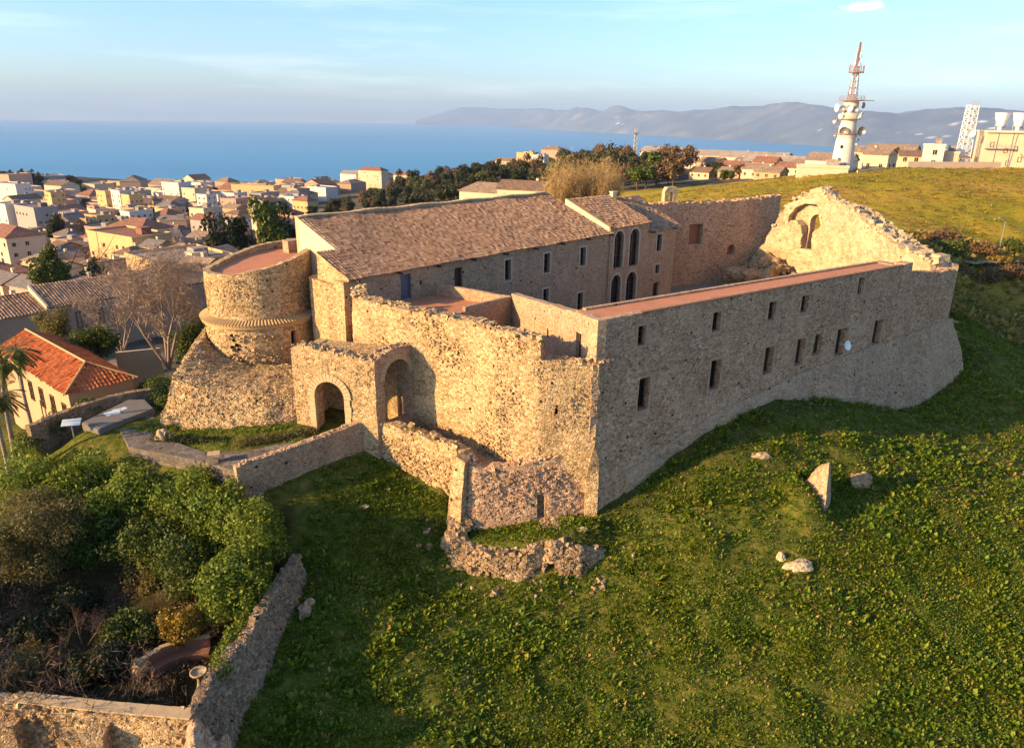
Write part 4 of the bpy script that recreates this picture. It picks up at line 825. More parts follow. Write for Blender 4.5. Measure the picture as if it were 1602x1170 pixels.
mb.build('inner_face', M['ruin'], er)
mb = MB(); slab(mb, [(3.2, -1), (TE, -1)]+ragtop(3.2, TE, lambda u: zE(u)-.4, .35, .4, .3), [arch(6.9, 5.0, 8.5, 9.7)], lambda u, v, w_: fE(u, v, w_-1.02), 1.0, .5, .3); caps(mb, lambda u, v, w_: fE(u, v, w_-1.02), 3.5, TE, lambda u: zE(u)-.35, 1.0, 0, .55, 1.0)
mb.build('core_wall', M['ruin'], er)
mb = MB(); q = fE(7.7, 6.5, -4.0); mb.box(q, 4.5, .7, 6.0, .9); mb.build('recess_back', M['rubble_shade'], er)
mb = MB(); slab(mb, [(14, 4), (TE, -3)]+ragtop(14, TE-.2, lambda u: zE(u)-.5, .22, .4, .2), [], lambda u, v, w_: fE(u, v, w_-2.35), .9, .5, .2); caps(mb, lambda u, v, w_: fE(u, v, w_-2.35), 14, TE, lambda u: zE(u)-.45, .9, 0, .45, 1.4)
mb.prism([tuple(fE(u, 0, -1.6)[:2]) for u in (14, 20, 28, TE)]+[tuple(fE(u, 0, -2.6)[:2]) for u in (TE, 28, 20, 14)], 0, lambda p: zE(TE-(p[1]-68.3))-1.3)
mb.build('outer_parapet', M['ruin'], er)
mb = MB()
for (u, z, s_) in ((TE-.6, 8.7, 1.1),): mb.box(fE(min(u, TE-.3), z, -1.6), s_, s_, 1.1, .2, 0, .1)
mb.build('merlon', M['ruin'], er)
# heap of fallen masonry at the foot of the ruin
def rand_dirs(n): v = RNG.normal(size=(n, 3)); return v/np.linalg.norm(v, axis=1)[:, None]
def rock(mb, c, sx, sy, sz, rz=0, seed=0, sub=3, amp=.28, m=0):
    import bmesh
    bm = bmesh.new(); bmesh.ops.create_icosphere(bm, subdivisions=sub, radius=1); R = Matrix.Rotation(rz, 3, 'Z')
    vs = []
    for v in bm.verts:
        p = v.co; k = 1+amp*noise.noise(p*1.3+V(seed, 0, 0))*1.6+amp*.6*noise.noise(p*3.1+V(0, seed, 0))+amp*.2*noise.noise(p*8)
        vs.append(R@V(p.x*sx*k, p.y*sy*k, p.z*sz*k)+V(*c))
    fs = [tuple(v.index for v in f.verts) for f in bm.faces]; bm.free(); mb.add(vs, fs, m, False); return mb
mb = MB(); rock(mb, (33.5, 96, .2), 4.6, 3.0, 3.3, .6, 3, 5, .5); rock(mb, (36.4, 91, .2), 2.0, 3.6, 2.2, 0, 9, 4, .5)
for i in range(420): a_ = random.uniform(0, 6.3); d_ = rand_dirs(1)[0]; s_ = random.uniform(.2, .6); mb.box((33.5+4.5*d_[0], 96+2.9*d_[1], .2+3.2*abs(d_[2])), s_, s_*.8, s_*.6, a_, 0, .3, .6)
for i in range(110): a_ = random.uniform(0, 6.3); r_ = random.uniform(2, 6.0); x_, y_ = 33.5+r_*math.cos(a_), 95+r_*.75*math.sin(a_); s_ = random.uniform(.25, .7); mb.box((x_, y_, .3+s_*.2), s_, s_*.8, s_*.7, a_, 0, .3, .5)
o = mb.build('rubble_heap', M['rubble_coarse']); tag(o, 'heap of fallen rubble in the shade at the foot of the ruined tower', 'rubble', kind='stuff')
# far corner of the range, and the dish on its wall
mb = MB(); p = fo(26.2, 3.72, .45); mb.lathe(p, [(0, -.06), (.22, -.03), (.36, .06), (.40, .12), (.385, .12), (.33, .075), (.2, -.01), (0, -.035)], 20, axis=(.5, -.80, .3)); mb.tube(p+V(.1, -.16, .05), p+V(.28, -.42, .15), .018); mb.tube(fo(26.2, 3.72, -.25), p, .03)
o = mb.build('satellite_dish', M['white']); tag(o, 'small white satellite dish fixed in a window of the long range', 'satellite dish'); base_to(o, p)
# ------------------------------------------------------------ terrace, slab and sign in front of the tower
mb = MB(); pts = [(-27.6, 52.4), (-24.9, 47.2), (-19.9, 44.3), (-17.0, 42.4), (-16.9, 41.7), (-20.2, 43.3), (-25.9, 45.3), (-29.6, 50.3)]
n0 = len(pts); mb.prism(pts, -1.6, -.42); o = mb.build('path', M['path']); tag(o, 'stone-paved path curving round the foot of the tower', 'path', kind='structure')
mb = MB(); mb.prism([(-30.9, 48.6), (-29.0, 47.4), (-26.9, 51.3), (-28.6, 53.3), (-29.8, 53.2)], -.8, -.12); mb.prism([(-30.8, 48.65), (-29.0, 47.55), (-27.0, 51.3), (-28.6, 53.15), (-29.75, 53.05)], -.116, -.06)
o = mb.build('stone_platform', M['slab']); tag(o, 'flat grey stone platform lying beside the tower path', 'platform'); base_to(o, (-29, 51, -.8))
mb = MB(); mb.add([(-30.2, 50.2, -.05), (-29.6, 49.7, -.05), (-28.9, 51.3, -.05), (-29.3, 51.6, -.05)], [(0, 1, 2, 3)]); mb.box((-29.4, 50.6, -.04), .5, 1.1, .012, .5)
o = mb.build('painted_map', M['sign']); o.parent = bpy.data.objects['stone_platform']; o.matrix_parent_inverse = world_m(bpy.data.objects['stone_platform']).inverted()
s_ = empty('information_sign', (-31.0, 47.6, -.6), 'small tilted pale blue information panel at the edge of the garden terrace', 'sign')
mb = MB(); mb.tube((-31.0, 47.6, -.8), (-31.0, 47.6, .28), .05); mb.build('post', M['metal'], s_)
mb = MB(); c = V(-31.0, 47.6, .34); R = Matrix.Rotation(.3, 3, 'Z')@Matrix.Rotation(.35, 3, 'X'); vs = [R@V(x, y, z)+c for z in (-.03, .02) for x, y in ((-.6, -.35), (.6, -.35), (.6, .35), (-.6, .35))]
mb.add(vs, [(3, 2, 1, 0), (4, 5, 6, 7), (0, 1, 5, 4), (1, 2, 6, 5), (2, 3, 7, 6), (3, 0, 4, 7)]); mb.build('panel', M['sign'], s_)
# low curved stone wall round the terrace
f7 = along([(-33.5, 47.0), (-32.6, 50.0), (-31.0, 52.8), (-28.6, 54.6)]); mb = MB(); slab(mb, [(0, -3), (f7.L[-1], -2)]+ragtop(0, f7.L[-1], .25, .06), [], f7, .5, .5, .06); caps(mb, f7, 0, f7.L[-1], .2, .4, 0, .2, 1)
o = mb.build('terrace_wall', M['garden_stone']); tag(o, 'low curved stone wall behind the grey platform', 'wall'); base_to(o, (-31, 52, -2))
# stone plinth by the path
p = V(-19.3, 43.2, -.4); mb = MB(); mb.box(p+V(0, 0, .1), .5, .5, .7, .3, 0, .08); mb.box(p+V(0, 0, .52), .75, .7, .16, .3, 0, .06); o = mb.build('stone_pedestal', M['dressed']); tag(o, 'weathered stone pedestal beside the ramp at the hedge', 'pedestal'); base_to(o, p)
p = V(-24.2, 46.6, -.5); mb = MB(); rock(mb, p+V(0, 0, .3), .45, .4, .55, 0, 5); o = mb.build('boulder', M['dressed']); tag(o, 'small upright boulder at the foot of the sloping tower base', 'rock'); base_to(o, p)
# ------------------------------------------------------------ garden retaining walls, bench, pots
A_ = [tuple(onz(471, 868, -3.7)[:2]), tuple(onz(430, 930, -4.0)[:2]), tuple(onz(392, 990, -4.1)[:2]), tuple(onz(335, 1055, -4.3)[:2]), (-14.05, 25.9)]
f8 = along(A_[::-1], batter=.42, vref=-4.2); f8b = along(A_, batter=.42, vref=-4.2); L8 = f8.L[-1]
mb = MB(); z8 = lin((0, -4.45), (L8*.3, -4.3), (L8, -3.7)); slab(mb, [(0, -10), (L8, -6.2)]+ragtop(0, L8, z8, .12), [], f8, .55, .45, .12); studs(mb, f8, .1, L8-.1, -9, -4.2, 1800, .24); caps(mb, f8, 0, L8, z8, .5, 0, .25, 1.3)
o = mb.build('garden_retaining_wall', M['garden_stone']); tag(o, 'leaning stone retaining wall in shade running down the right side of the sunken garden', 'wall'); base_to(o, (-13, 32, -7))
f9 = along([(-40, 28.6), (-32, 27.3), (-22.9, 26.55), (-18, 25.95), (-14.1, 25.6)]); L9 = f9.L[-1]; mb = MB(); slab(mb, [(0, -11), (L9, -11)]+ragtop(0, L9, -4.5, .1), [], f9, .7, .45, .13); studs(mb, f9, 8, L9-.1, -9, -4.6, 1400, .28); caps(mb, f9, 0, L9, -4.5, .6, 0, .3, 1.3)
for uu in (9.5, 13.2, 17.5, 21.8): mb.box(f9(uu, -7.6, .35), .9, .9, 5.2, .1, 0, .08)
o = mb.build('garden_front_wall', M['rubble']); tag(o, 'golden sunlit stone wall with buttresses at the bottom left, closing the sunken garden', 'wall'); base_to(o, (-20, 26, -9))
mb = MB()
for i in range(15):
    p = f9(L9-8.0+i*.55, -4.36, -.35); mb.box(p, .54, .62, .08, -.1, 0, .04)
o = mb.build('wall_coping', M['dressed'], None); o.parent = bpy.data.objects['garden_front_wall']; o.matrix_parent_inverse = world_m(bpy.data.objects['garden_front_wall']).inverted()
# stub of old wall at the very corner
mb = MB(); rock(mb, (-13.4, 25.3, -7.2), 1.0, 1.5, 2.6, .2, 21, 4, .3); rock(mb, (-12.6, 24.2, -8.6), 1.1, 1.6, 2.2, .4, 24, 4, .3); o = mb.build('wall_stub', M['rubble_shade']); tag(o, 'broken rubble stump where the two garden walls meet', 'ruin'); base_to(o, (-13.2, 25, -9))
gz = -6.45
b_ = empty('curved_bench', (-17.3, 31.6, gz), 'curved brick garden bench with a low back, in the sunken garden', 'bench')
bp = [tuple(onz(x, y, gz+.45)[:2]) for x, y in ((238, 1052), (262, 1036), (290, 1026), (326, 1022))]
f = along(bp); L = f.L[-1]
mb = MB(); slab(mb, [(0, gz-.3), (L, gz-.3), (L, gz+.45), (0, gz+.45)], [], f, .55, .3, .01); mb.build('seat', M['brick'], b_)
mb = MB(); slab(mb, [(0, gz-.3), (L, gz-.3), (L, gz+1.0), (0, gz+1.0)], [], lambda u, v, w_: f(u, v, w_-.56), .18, .3, .01); mb.build('backrest', M['brick'], b_)
mb = MB()
for i in range(14): u = L*(i+.5)/14; mb.box(f(u, gz+1.04, -.65), .26, .26, .07, math.atan2(bp[3][1]-bp[0][1], bp[3][0]-bp[0][0]), 0, .03)
mb.build('coping', M['clay'], b_)
p = onz(222, 1058, gz); mb = MB(); mb.lathe((p.x, p.y, gz), [(.16, -.1), (.24, .1), (.38, .4), (.40, .62), (.30, .85), (.2, .93), (.27, 1.0), (.22, 1.0), (.14, .9), (0, .88)], 20)
o = mb.build('clay_jar', M['clay']); tag(o, 'large rounded clay jar left of the curved bench', 'jar'); base_to(o, (p.x, p.y, gz))
p = onz(314, 1072, gz); mb = MB(); mb.lathe((p.x, p.y, gz), [(.24, -.1), (.16, .05), (.12, .5), (.18, .68), (.42, .8), (.44, .9), (.36, .9), (.3, .82), (0, .8)], 12)
o = mb.build('birdbath', M['dressed']); tag(o, 'stone birdbath on a pedestal between the curved bench and the retaining wall', 'birdbath'); base_to(o, (p.x, p.y, gz))
p = onz(342, 1064, gz+.9); q_ = empty('notice_board', (p.x, p.y, gz), 'small tilted blue panel on a post beside the leaning garden wall', 'sign')
mb = MB(); mb.tube((p.x, p.y, gz-.2), (p.x, p.y, gz+.9), .03); mb.build('post', M['metal'], q_)
mb = MB(); R = Matrix.Rotation(.9, 3, 'Z')@Matrix.Rotation(.7, 3, 'X'); vs = [R@V(x, y, z)+p for z in (-.02, .02) for x, y in ((-.25, -.18), (.25, -.18), (.25, .18), (-.25, .18))]; mb.add(vs, [(3, 2, 1, 0), (4, 5, 6, 7), (0, 1, 5, 4), (1, 2, 6, 5), (2, 3, 7, 6), (3, 0, 4, 7)]); mb.build('panel', M['bluep'], q_)
# ------------------------------------------------------------ rocks on the slope
def a_rock(px, py, z, sx, sy, sz, rz, seed, mt, label, dz=0, sub=4, amp=.28):
    p = hit(px, py); mb = MB(); rock(mb, (p.x, p.y, p.z+dz), sx, sy, sz, rz, seed, sub, amp); o = mb.build('rock', M[mt]); tag(o, label, 'rock'); base_to(o, (p.x, p.y, p.z)); return o
p = onz(1292, 806, -4.0); mb = MB()
prof = [(0, -1.2), (2.1, -1.2), (2.6, -.1), (2.75, 1.1), (2.5, 2.1), (2.1, 2.9), (1.75, 3.3), (1.2, 3.0), (.7, 2.1), (.2, 1.1), (-.1, .2)]
fK = straight(V(p.x-.2, p.y-.6), V(.42, .90).normalized(), V(.90, -.42).normalized(), .16, 3.3)
rock(mb, (0, 0, 0), 1.2, 1.7, 2.75, .25, 77, 5, .2); cn = V(.86, -.50, .12).normalized(); q_ = []
for v_ in mb.v:
    v_ = V(*v_); k_ = 1-.42*max(0, v_.z/2.2); v_.x *= k_; v_.y *= k_; v_.x += .28*v_.z*.5; d_ = v_.dot(cn)-.42
    if d_ > 0: v_ -= cn*d_*(.93)
    q_.append(tuple(v_+V(p.x-.25, p.y+.5, p.z+1.15)))
mb.v = q_
o = mb.build('masonry_block', M['rubble_pale']); tag(o, 'tall leaning slab of old masonry embedded upright in the green slope', 'rock'); base_to(o, (p.x, p.y, p.z))
a_rock(1346, 752, 0, .85, .7, .6, .3, 11, 'rubble_coarse', 'rounded boulder in the shade right of the upright masonry slab')
a_rock(1250, 885, 0, .9, .5, .35, .2, 12, 'ruin', 'flat broken pale rock half sunk in the grass, below the upright slab')
a_rock(1222, 872, 0, .3, .3, .35, .2, 13, 'ruin', 'small pale stone left of the flat broken rock')
a_rock(570, 792, 0, .32, .2, .12, .1, 14, 'dressed', 'small flat white stone lying in the shaded grass hollow')
a_rock(910, 828, 0, .35, .2, .14, .1, 15, 'dressed', 'small pale stone on the grass above the foundation ruin')
a_rock(1010, 715, 0, .3, .2, .14, .1, 16, 'dressed', 'small pale stone in the grass near the foot of the big shaded wall')
a_rock(1190, 712, 0, .7, .35, .2, .1, 17, 'ruin', 'low outcrop of pale stones on the slope midway below the range')
a_rock(480, 950, 0, .45, .8, .25, .1, 18, 'rubble_shade', 'dark stone fragment in the grass right of the garden wall')
# ------------------------------------------------------------ vegetation
def rand_dirs(n): v = RNG.normal(size=(n, 3)); return v/np.linalg.norm(v, axis=1)[:, None]
def leaf_quads(C_, size, nrm=None, aspect=.6, jit=.9, szj=.35):
    n = len(C_); d = rand_dirs(n)
    if nrm is not None: d = nrm+jit*d; d /= np.linalg.norm(d, axis=1)[:, None]
    a_ = np.cross(d, rand_dirs(n)); a_ /= np.linalg.norm(a_, axis=1)[:, None]; b_ = np.cross(d, a_)
    s_ = size*(1+szj*RNG.normal(size=n)).clip(.4, 2)[:, None]; a_ = a_*s_*.5; b_ = b_*s_*.5*aspect
    return np.stack([C_-a_, C_-b_, C_+a_, C_+b_], 1)
def clump_pts(blobs, n, shell=.55):
    """points in bumpy shells round blob centres (x,y,z,rx,ry,rz)"""
    B = np.array(blobs, float); wt = (B[:, 3]*B[:, 4]*B[:, 5])**(2/3.); k = RNG.choice(len(B), n, p=wt/wt.sum()); d = rand_dirs(n)
    r = (shell+(1-shell)*RNG.random(n)**.5)*(1+.14*RNG.normal(size=n)); P = B[k, :3]+d*B[k, 3:]*r[:, None]; return P, d
def sub_blobs(c, R, n, rr, flat=1.0):
    o_ = []
    for i in range(n):
        d = rand_dirs(1)[0]; r = random.uniform(.35, .85); o_.append((c[0]+d[0]*R[0]*r, c[1]+d[1]*R[1]*r, c[2]+d[2]*R[2]*r, rr*random.uniform(.7, 1.3), rr*random.uniform(.7, 1.3), rr*flat*random.uniform(.7, 1.2)))
    return o_
def limbs(mb, p, q, r, n=5, spread=.5, depth=2, m=0, sides=5, droop=0):
    """a tapering limb from p to q with side branches"""
    p = V(*p); q = V(*q); d = q-p; L = d.length; mid = p.lerp(q, .5)+V(random.uniform(-1, 1), random.uniform(-1, 1), random.uniform(-.3, .3))*L*.07
    mb.tube(p, mid, r, r*.72, sides, m, False); mb.tube(mid, q, r*.72, r*.4, sides, m, False)
    if depth > 0:
        for i in range(n):
            t_ = random.uniform(.35, 1); b_ = p.lerp(mid, t_*2) if t_ < .5 else mid.lerp(q, t_*2-1); dd = d.normalized()+V(random.uniform(-1, 1), random.uniform(-1, 1), random.uniform(-.5+droop, .9))*spread*1.4
            limbs(mb, b_, b_+dd.normalized()*L*random.uniform(.35, .62), r*.45*(1-.4*t_), max(2, n-1), spread, depth-1, m, max(3, sides-1), droop)
def tree(name, base, crown_c, R, n_leaf, size, lm, label, cat='tree', trunk_r=.22, nb=14, group=None, stems=1, rr=None, kind=None, flat=1., bark='bark', shell=.5, aspect=.6):
    base = V(*base); t_ = empty(name, base, label, cat, group); c = V(*crown_c)
    mb = MB()
    for k in range(stems):
        o_ = V(random.uniform(-1, 1)*.25*stems, random.uniform(-1, 1)*.25*stems, 0) if stems > 1 else V(0, 0, 0)
        limbs(mb, base-V(0, 0, .4)+o_*.5, c+V(0, 0, -R[2]*.1)+o_, trunk_r/(stems**.4), 5, .7, 2)
    mb.build('trunk', M[bark], t_)
    bl = sub_blobs(c, R, nb, rr or min(R)*.42, flat); P, d = clump_pts(bl, n_leaf, shell); P += .12*np.stack([vnoise(P[:, 0]*1.0+P[:, 2], P[:, 1], .5, k) for k in (0, 1, 2)], -1)
    quads_obj('crown', leaf_quads(P, size, d, aspect), M[lm], t_); return t_
# ivy-covered trees along the terrace edge
iv = [((-32.0, 43.6), -6.8, -2.6, (2.4, 2.2, 2.6), 'left end, by the palms'), ((-28.2, 42.9), -6.3, -2.4, (2.5, 2.2, 2.4), 'below the stone platform'), ((-24.4, 41.9), -6, -2.3, (2.4, 2.2, 2.3), 'below the bend of the path'),
      ((-20.6, 40.9), -6, -2.2, (2.4, 2.1, 2.4), 'in the middle of the row'), ((-17.4, 39.2), -5.8, -2.5, (2.3, 2.2, 2.7), 'below the stone pedestal'), ((-14.9, 37.5), -5.8, -2.5, (2.1, 2.4, 2.7), 'at the right end against the grass hollow'), ((-15.2, 34.6), -6.2, -3.9, (1.6, 1.8, 2.0), 'hanging over the leaning garden wall')]
for (x, y), zb, zc_, R, w_ in iv:
    tree('ivy_tree', (x, y, zb), (x, y, zc_), R, 11500, .155, 'leaf_ivy', 'dense bright green ivy-clad tree '+w_, nb=20, rr=.95, trunk_r=.18, group='ivy-clad trees along the garden terrace', shell=.7, aspect=.8)
for i, (x, y, zc_, R, w_) in enumerate(((-29.6, 40.6, -4.2, (2.6, 1.6, 1.7), 'left part'), (-25.8, 39.6, -4.0, (2.6, 1.6, 1.7), 'left of the middle'), (-22.0, 38.4, -3.9, (2.5, 1.7, 1.7), 'right of the middle'), (-18.6, 36.8, -3.9, (2.1, 1.8, 1.8), 'right part'))):
    tree('ivy_tree', (x, y, -6.6), (x, y, zc_), R, 9000, .155, 'leaf_green', 'darker green shrub mass under the ivy-clad trees, '+w_, nb=18, rr=.85, trunk_r=.12, group='shrubs below the ivy-clad trees', shell=.55, aspect=.7)
# ivy strand down the wall
P, d = clump_pts([(onz(x, y, -4.4).x, onz(x, y, -4.4).y, -4.6, .55, .7, .6) for x, y in ((408, 925), (385, 960), (365, 990), (350, 1020), (345, 1042), (395, 945), (420, 905))], 5000, .4)
o = quads_obj('ivy', leaf_quads(P, .15, d), M['leaf_ivy']); tag(o, 'strand of green ivy trailing over the top of the leaning garden wall', 'ivy', kind='stuff')
c = onz(50, 845, -3.2)
tree('olive_tree', (c.x, c.y+.5, -6.7), (c.x-.3, c.y, -2.9), (3.5, 3.2, 2.4), 30000, .16, 'leaf_olive', 'large grey-green olive tree filling the left edge of the sunken garden', nb=26, rr=1.1, trunk_r=.28, aspect=.35, shell=.35)
for i, (x, y) in enumerate(((-39.5, 28.5), (-40.5, 33.0), (-37.5, 24.5))):
    tree('olive_tree', (x, y, -7), (x, y, -2.6), (3.2, 2.8, 3.0), 6000, .3, 'leaf_olive', 'olive tree standing beyond the left edge, shading the sunken garden', nb=14, rr=1.4, group='olive trees beyond the left edge')
c = onz(290, 985, -5.3); tree('yellow_shrub', (c.x, c.y+.4, -6.4), (c.x, c.y, -5.0), (1.5, 1.0, .85), 9000, .12, 'leaf_yellow', 'mustard-yellow shrub on thin pale stems behind the curved bench', 'shrub', .05, 12, stems=5, rr=.5, bark='bark_pale', shell=.35)
c = onz(135, 1045, -6); tree('garden_shrub', (c.x, c.y, -6.5), (c.x, c.y, -5.9), (1.1, .8, .5), 4000, .11, 'leaf_yellow', 'low yellowish shrub left of the clay jar', 'shrub', .04, 8, stems=3, rr=.4)
# bare brushwood in the garden shade
def bare(name, base, h_, spread, label, cat='tree', m='twig', r=.10, n=6, depth=3, stems=3, cnt=None, lean=(0, 0), group=None):
    base = V(*base); mb = MB()
    for k in range(stems):
        a_ = 2*math.pi*k/stems+random.random(); q_ = base+V(math.cos(a_)*spread*.55+lean[0], math.sin(a_)*spread*.55+lean[1], h_*random.uniform(.75, 1))
        limbs(mb, base-V(0, 0, .3), q_, r, n, .62, depth, 0, 5)
    ends = np.array(mb.v)[::7]; k = len(ends)*3; k = min(k, 16000 if h_ > 7 else 5000 if h_ > 5 else 900); e_ = ends[RNG.integers(0, len(ends), k)]; e_ = e_[(e_[:, 2] > base.z+h_*.3)]; e_ = e_+RNG.normal(0, h_*.045, e_.shape)
    for q_ in leaf_quads(e_, h_*.085, None, .07): mb.add(q_, [(0, 1, 2, 3)])
    o_ = mb.build(name, M[m]); tag(o_, label, cat, group); base_to(o_, base); return o_
for (px, py, lb) in ((130, 985, 'in the middle of the dark garden'), (60, 1040, 'at the left edge above the sunlit wall')):
    c = onz(px, py+25, -6.4); bare('bare_bush', (c.x, c.y, -6.5), 1.6, 2.2, 'leafless tangled brown bush '+lb, 'bush', 'twig', .05, 6, 3, 3)
for i, (px, py, lb) in enumerate(((10, 1095, 'leftmost'), (75, 1110, 'second from the left'), (205, 1085, 'nearest the buttress'))):
    c = onz(px, py, -6); bare('bare_sapling', (c.x, c.y-1.2, -9.3), 4.8, 1.6, 'thin leafless sapling in front of the sunlit garden wall, '+lb, 'tree', 'twig', .045, 5, 3, 2)
P, d = clump_pts([(random.uniform(-34, -15.5), random.uniform(28.5, 40), -6.45, 1.0, 1.0, .35) for i in range(46)], 26000, .2)
P[:, 2] = np.maximum(P[:, 2], H(P[:, 0], P[:, 1])+.03); o = quads_obj('garden_undergrowth', leaf_quads(P, .17, d, .5), M['leaf_brown']); tag(o, 'brown and dull green undergrowth over the shaded floor of the sunken garden', 'undergrowth', kind='stuff')
for i in range(6):
    c = onz(205+i*22, 1078-(i % 2)*6, -5.9); bare('dry_stalk', (c.x, c.y-.3, -6.5), .95, .15, 'thin dry pale stalk in the row behind the coping of the sunlit wall', 'plant', 'straw', .018, 3, 1, 1, group='dry stalks behind the wall coping')
for i, (px, py, lm__, w_) in enumerate(((150, 880, 'leaf_green', 'below the left part of the ivy trees'), (230, 905, 'leaf_olive', 'in the middle of the sunken garden'), (120, 930, 'leaf_dark', 'right of the olive tree'), (205, 985, 'leaf_green', 'left of the yellow shrub'), (60, 985, 'leaf_dark', 'at the left edge in deep shade'), (150, 1040, 'leaf_dark', 'above the coping of the sunlit wall'), (30, 1045, 'leaf_olive', 'in the bottom left corner of the garden'), (290, 900, 'leaf_green', 'under the right end of the ivy trees'))):
    c = onz(px, py, -5.8); B_ = sub_blobs((c.x, c.y, -5.9), (1.7, 1.4, .8), 9, .75); P, d = clump_pts(B_, 6000, .45); o_ = quads_obj('garden_bush', leaf_quads(P, .17, d, .55), M[lm__]); tag(o_, 'dense bush '+w_, 'bush'); base_to(o_, (c.x, c.y, -6.6))
# hedges on the terrace
def bush(name, blobs, n, size, lm, label, cat='bush', group=None, shell=.5, aspect=.6):
    P, d = clump_pts(blobs, n, shell); o_ = quads_obj(name, leaf_quads(P, size, d, aspect), M[lm]); b0 = min(b[2]-b[5] for b in blobs); tag(o_, label, cat, group); base_to(o_, (blobs[0][0], blobs[0][1], b0)); return o_
bush('rosemary_hedge', [(-18.4+i*.55, 45.35+i*.27, -.15, .55, .5, .42) for i in range(9)], 5200, .10, 'leaf_olive', 'low clipped hedge at the foot of the sloping base, nearest the arched gate', 'hedge')
bush('rosemary_hedge', [(-24.6+i*.7, 46.5-i*.06, -.3, .5, .42, .38) for i in range(8)], 4200, .10, 'leaf_dark', 'low dark hedge strip under the middle of the sloping tower base', 'hedge')
bush('terrace_bush', [(-27.3, 54.2, .1, 1.1, 1.0, .9), (-26.9, 53.0, -.2, .7, .7, .6), (-28.4, 55.6, .1, 1.2, 1.0, .9)], 6500, .14, 'leaf_green', 'dark green bush between the orange-roofed house and the tower base')
bush('terrace_bush', [(-33.4, 49.2, -.6, .9, 1.1, .8), (-34.2, 47.4, -1.2, 1.0, 1.0, .9), (-32.4, 52.0, -.2, .9, .9, .6)], 6000, .14, 'leaf_green', 'green bush along the terrace wall by the information panel')
bush('capers', [(-8.0, 46.3, .95, .7, .35, .2), (-6.6, 45.6, .9, .7, .3, .2), (-9.0, 47.0, 1.1, .5, .4, .25)], 1500, .10, 'drygrass', 'dry weeds growing along the top of the sunlit forecourt wall', 'weeds')
# meadow herbs on the slope (stuff)
def scatter_ok(x, y):
    p_ = x*.565-y*.825+32.36; s_ = (x-5.32)*.825+(y-42.87)*.565
    okk = ~((p_ < .6) & (s_ > -1.5) & (s_ < 45.5)); okk &= ~((x < -13.2+.03*(y-26)) & (y < 45)); okk &= ~((y > 46.35+(x+9.45)*-.586) & (x < -3)); okk &= ~((y > 40.65+.86*(x+17)) & (x < -9.4)); okk &= ~((x > -3.4) & (x < 5.6) & (y > 37.9) & (y < 46) & (y > 42)); okk &= ~((x < 5) & (y > 46))
    return okk
def tufts(name, x0, x1, y0, y1, n, L_, lm, label, ok, nl=11, seedp=.5, tall=1., patch=(6, 1.7)):
    x = RNG.uniform(x0, x1, n); y = RNG.uniform(y0, y1, n); dn = .5+.5*vnoise(x, y, patch[0], 1)+.45*vnoise(x, y, patch[1], 2); k = ok(x, y) & (RNG.random(n) < np.clip(dn, .28, 1)); x, y = x[k], y[k]; z = H(x, y); n = len(x)
    sc_ = L_*(.55+.9*RNG.random(n)**2)*(1+.25*vnoise(x, y, 3., 0)); q = np.repeat(np.arange(n), nl); m = len(q)
    az_ = RNG.uniform(0, 2*np.pi, m); el = RNG.uniform(.15, 1.25, m)*tall; ln = sc_[q]*RNG.uniform(.5, 1.15, m); wd = ln*RNG.uniform(.28, .5, m)
    B_ = np.stack([x[q], y[q], z[q]], -1)+np.stack([np.cos(az_), np.sin(az_), 0*az_], -1)*(.25*ln)[:, None]
    D = np.stack([np.cos(az_)*np.cos(el), np.sin(az_)*np.cos(el), np.sin(el)], -1); S_ = np.stack([-np.sin(az_), np.cos(az_), 0*az_], -1)
    T_ = B_+D*ln[:, None]; T_[:, 2] -= .12*ln; Md = B_+D*(ln*.55)[:, None]; Md[:, 2] += .06*ln
    Q = np.stack([B_, Md+S_*(wd*.5)[:, None], T_, Md-S_*(wd*.5)[:, None]], 1); o_ = quads_obj(name, Q, M[lm]); tag(o_, label, 'herbs', kind='stuff'); return o_
tufts('meadow_herbs', -14, 34, 20, 46, 95000, .21, 'grass', 'leafy green meadow herbs covering the slope in the foreground', scatter_ok, 8)
tufts('meadow_clumps', -14, 40, 20, 52, 30000, .36, 'grass', 'taller bushy green clumps standing out of the meadow on the slope', lambda x, y: scatter_ok(x, y) & (vnoise(x, y, 1.3, 2)+.5*vnoise(x, y, 4., 1) > .12), 10, patch=(5, 1.2))
tufts('dry_streaks', -10, 60, 20, 72, 26000, .22, 'drygrass', 'pale dry streaks running down through the meadow', lambda x, y: scatter_ok(x, y) & (np.abs((((x*.62-y*.78)+1.6*vnoise(x, y, 6., 1)+.5*vnoise(x, y, 2., 0))/4.6) % 1-.5) < .035), 7)
tufts('meadow_herbs', 10, 66, 38, 78, 42000, .30, 'grass', 'leafy green meadow herbs on the slope right of the fortress', lambda x, y: scatter_ok(x, y) & ~((x < 34) & (y < 46)), 8)
tufts('dry_stalks', -14, 60, 20, 74, 13000, .26, 'drygrass', 'straw-coloured dry stalks among the herbs of the slope', scatter_ok, 7, tall=1.1, patch=(9, 2.2))
tufts('field_grass', 5, 130, 96, 215, 30000, .40, 'drygrass', 'tussocks of yellowish grass on the open field behind the fortress', lambda x, y: (y > 104-.02*x) & (x > .28*y-22) & (x < .95*y), 7, tall=.9, patch=(14, 4))
tufts('bank_grass', 44, 110, 78, 112, 9000, .8, 'drygrass', 'long dry grass on the bank by the road behind the fortress', lambda x, y: ((x > 47) | (y > 100)), 9, patch=(10, 3))
tufts('terrace_grass', -27, -15, 43.4, 49, 3000, .16, 'grass', 'short grass on the terrace in front of the tower base', lambda x, y: (y > 44.0-.45*(x+19)) , 8)
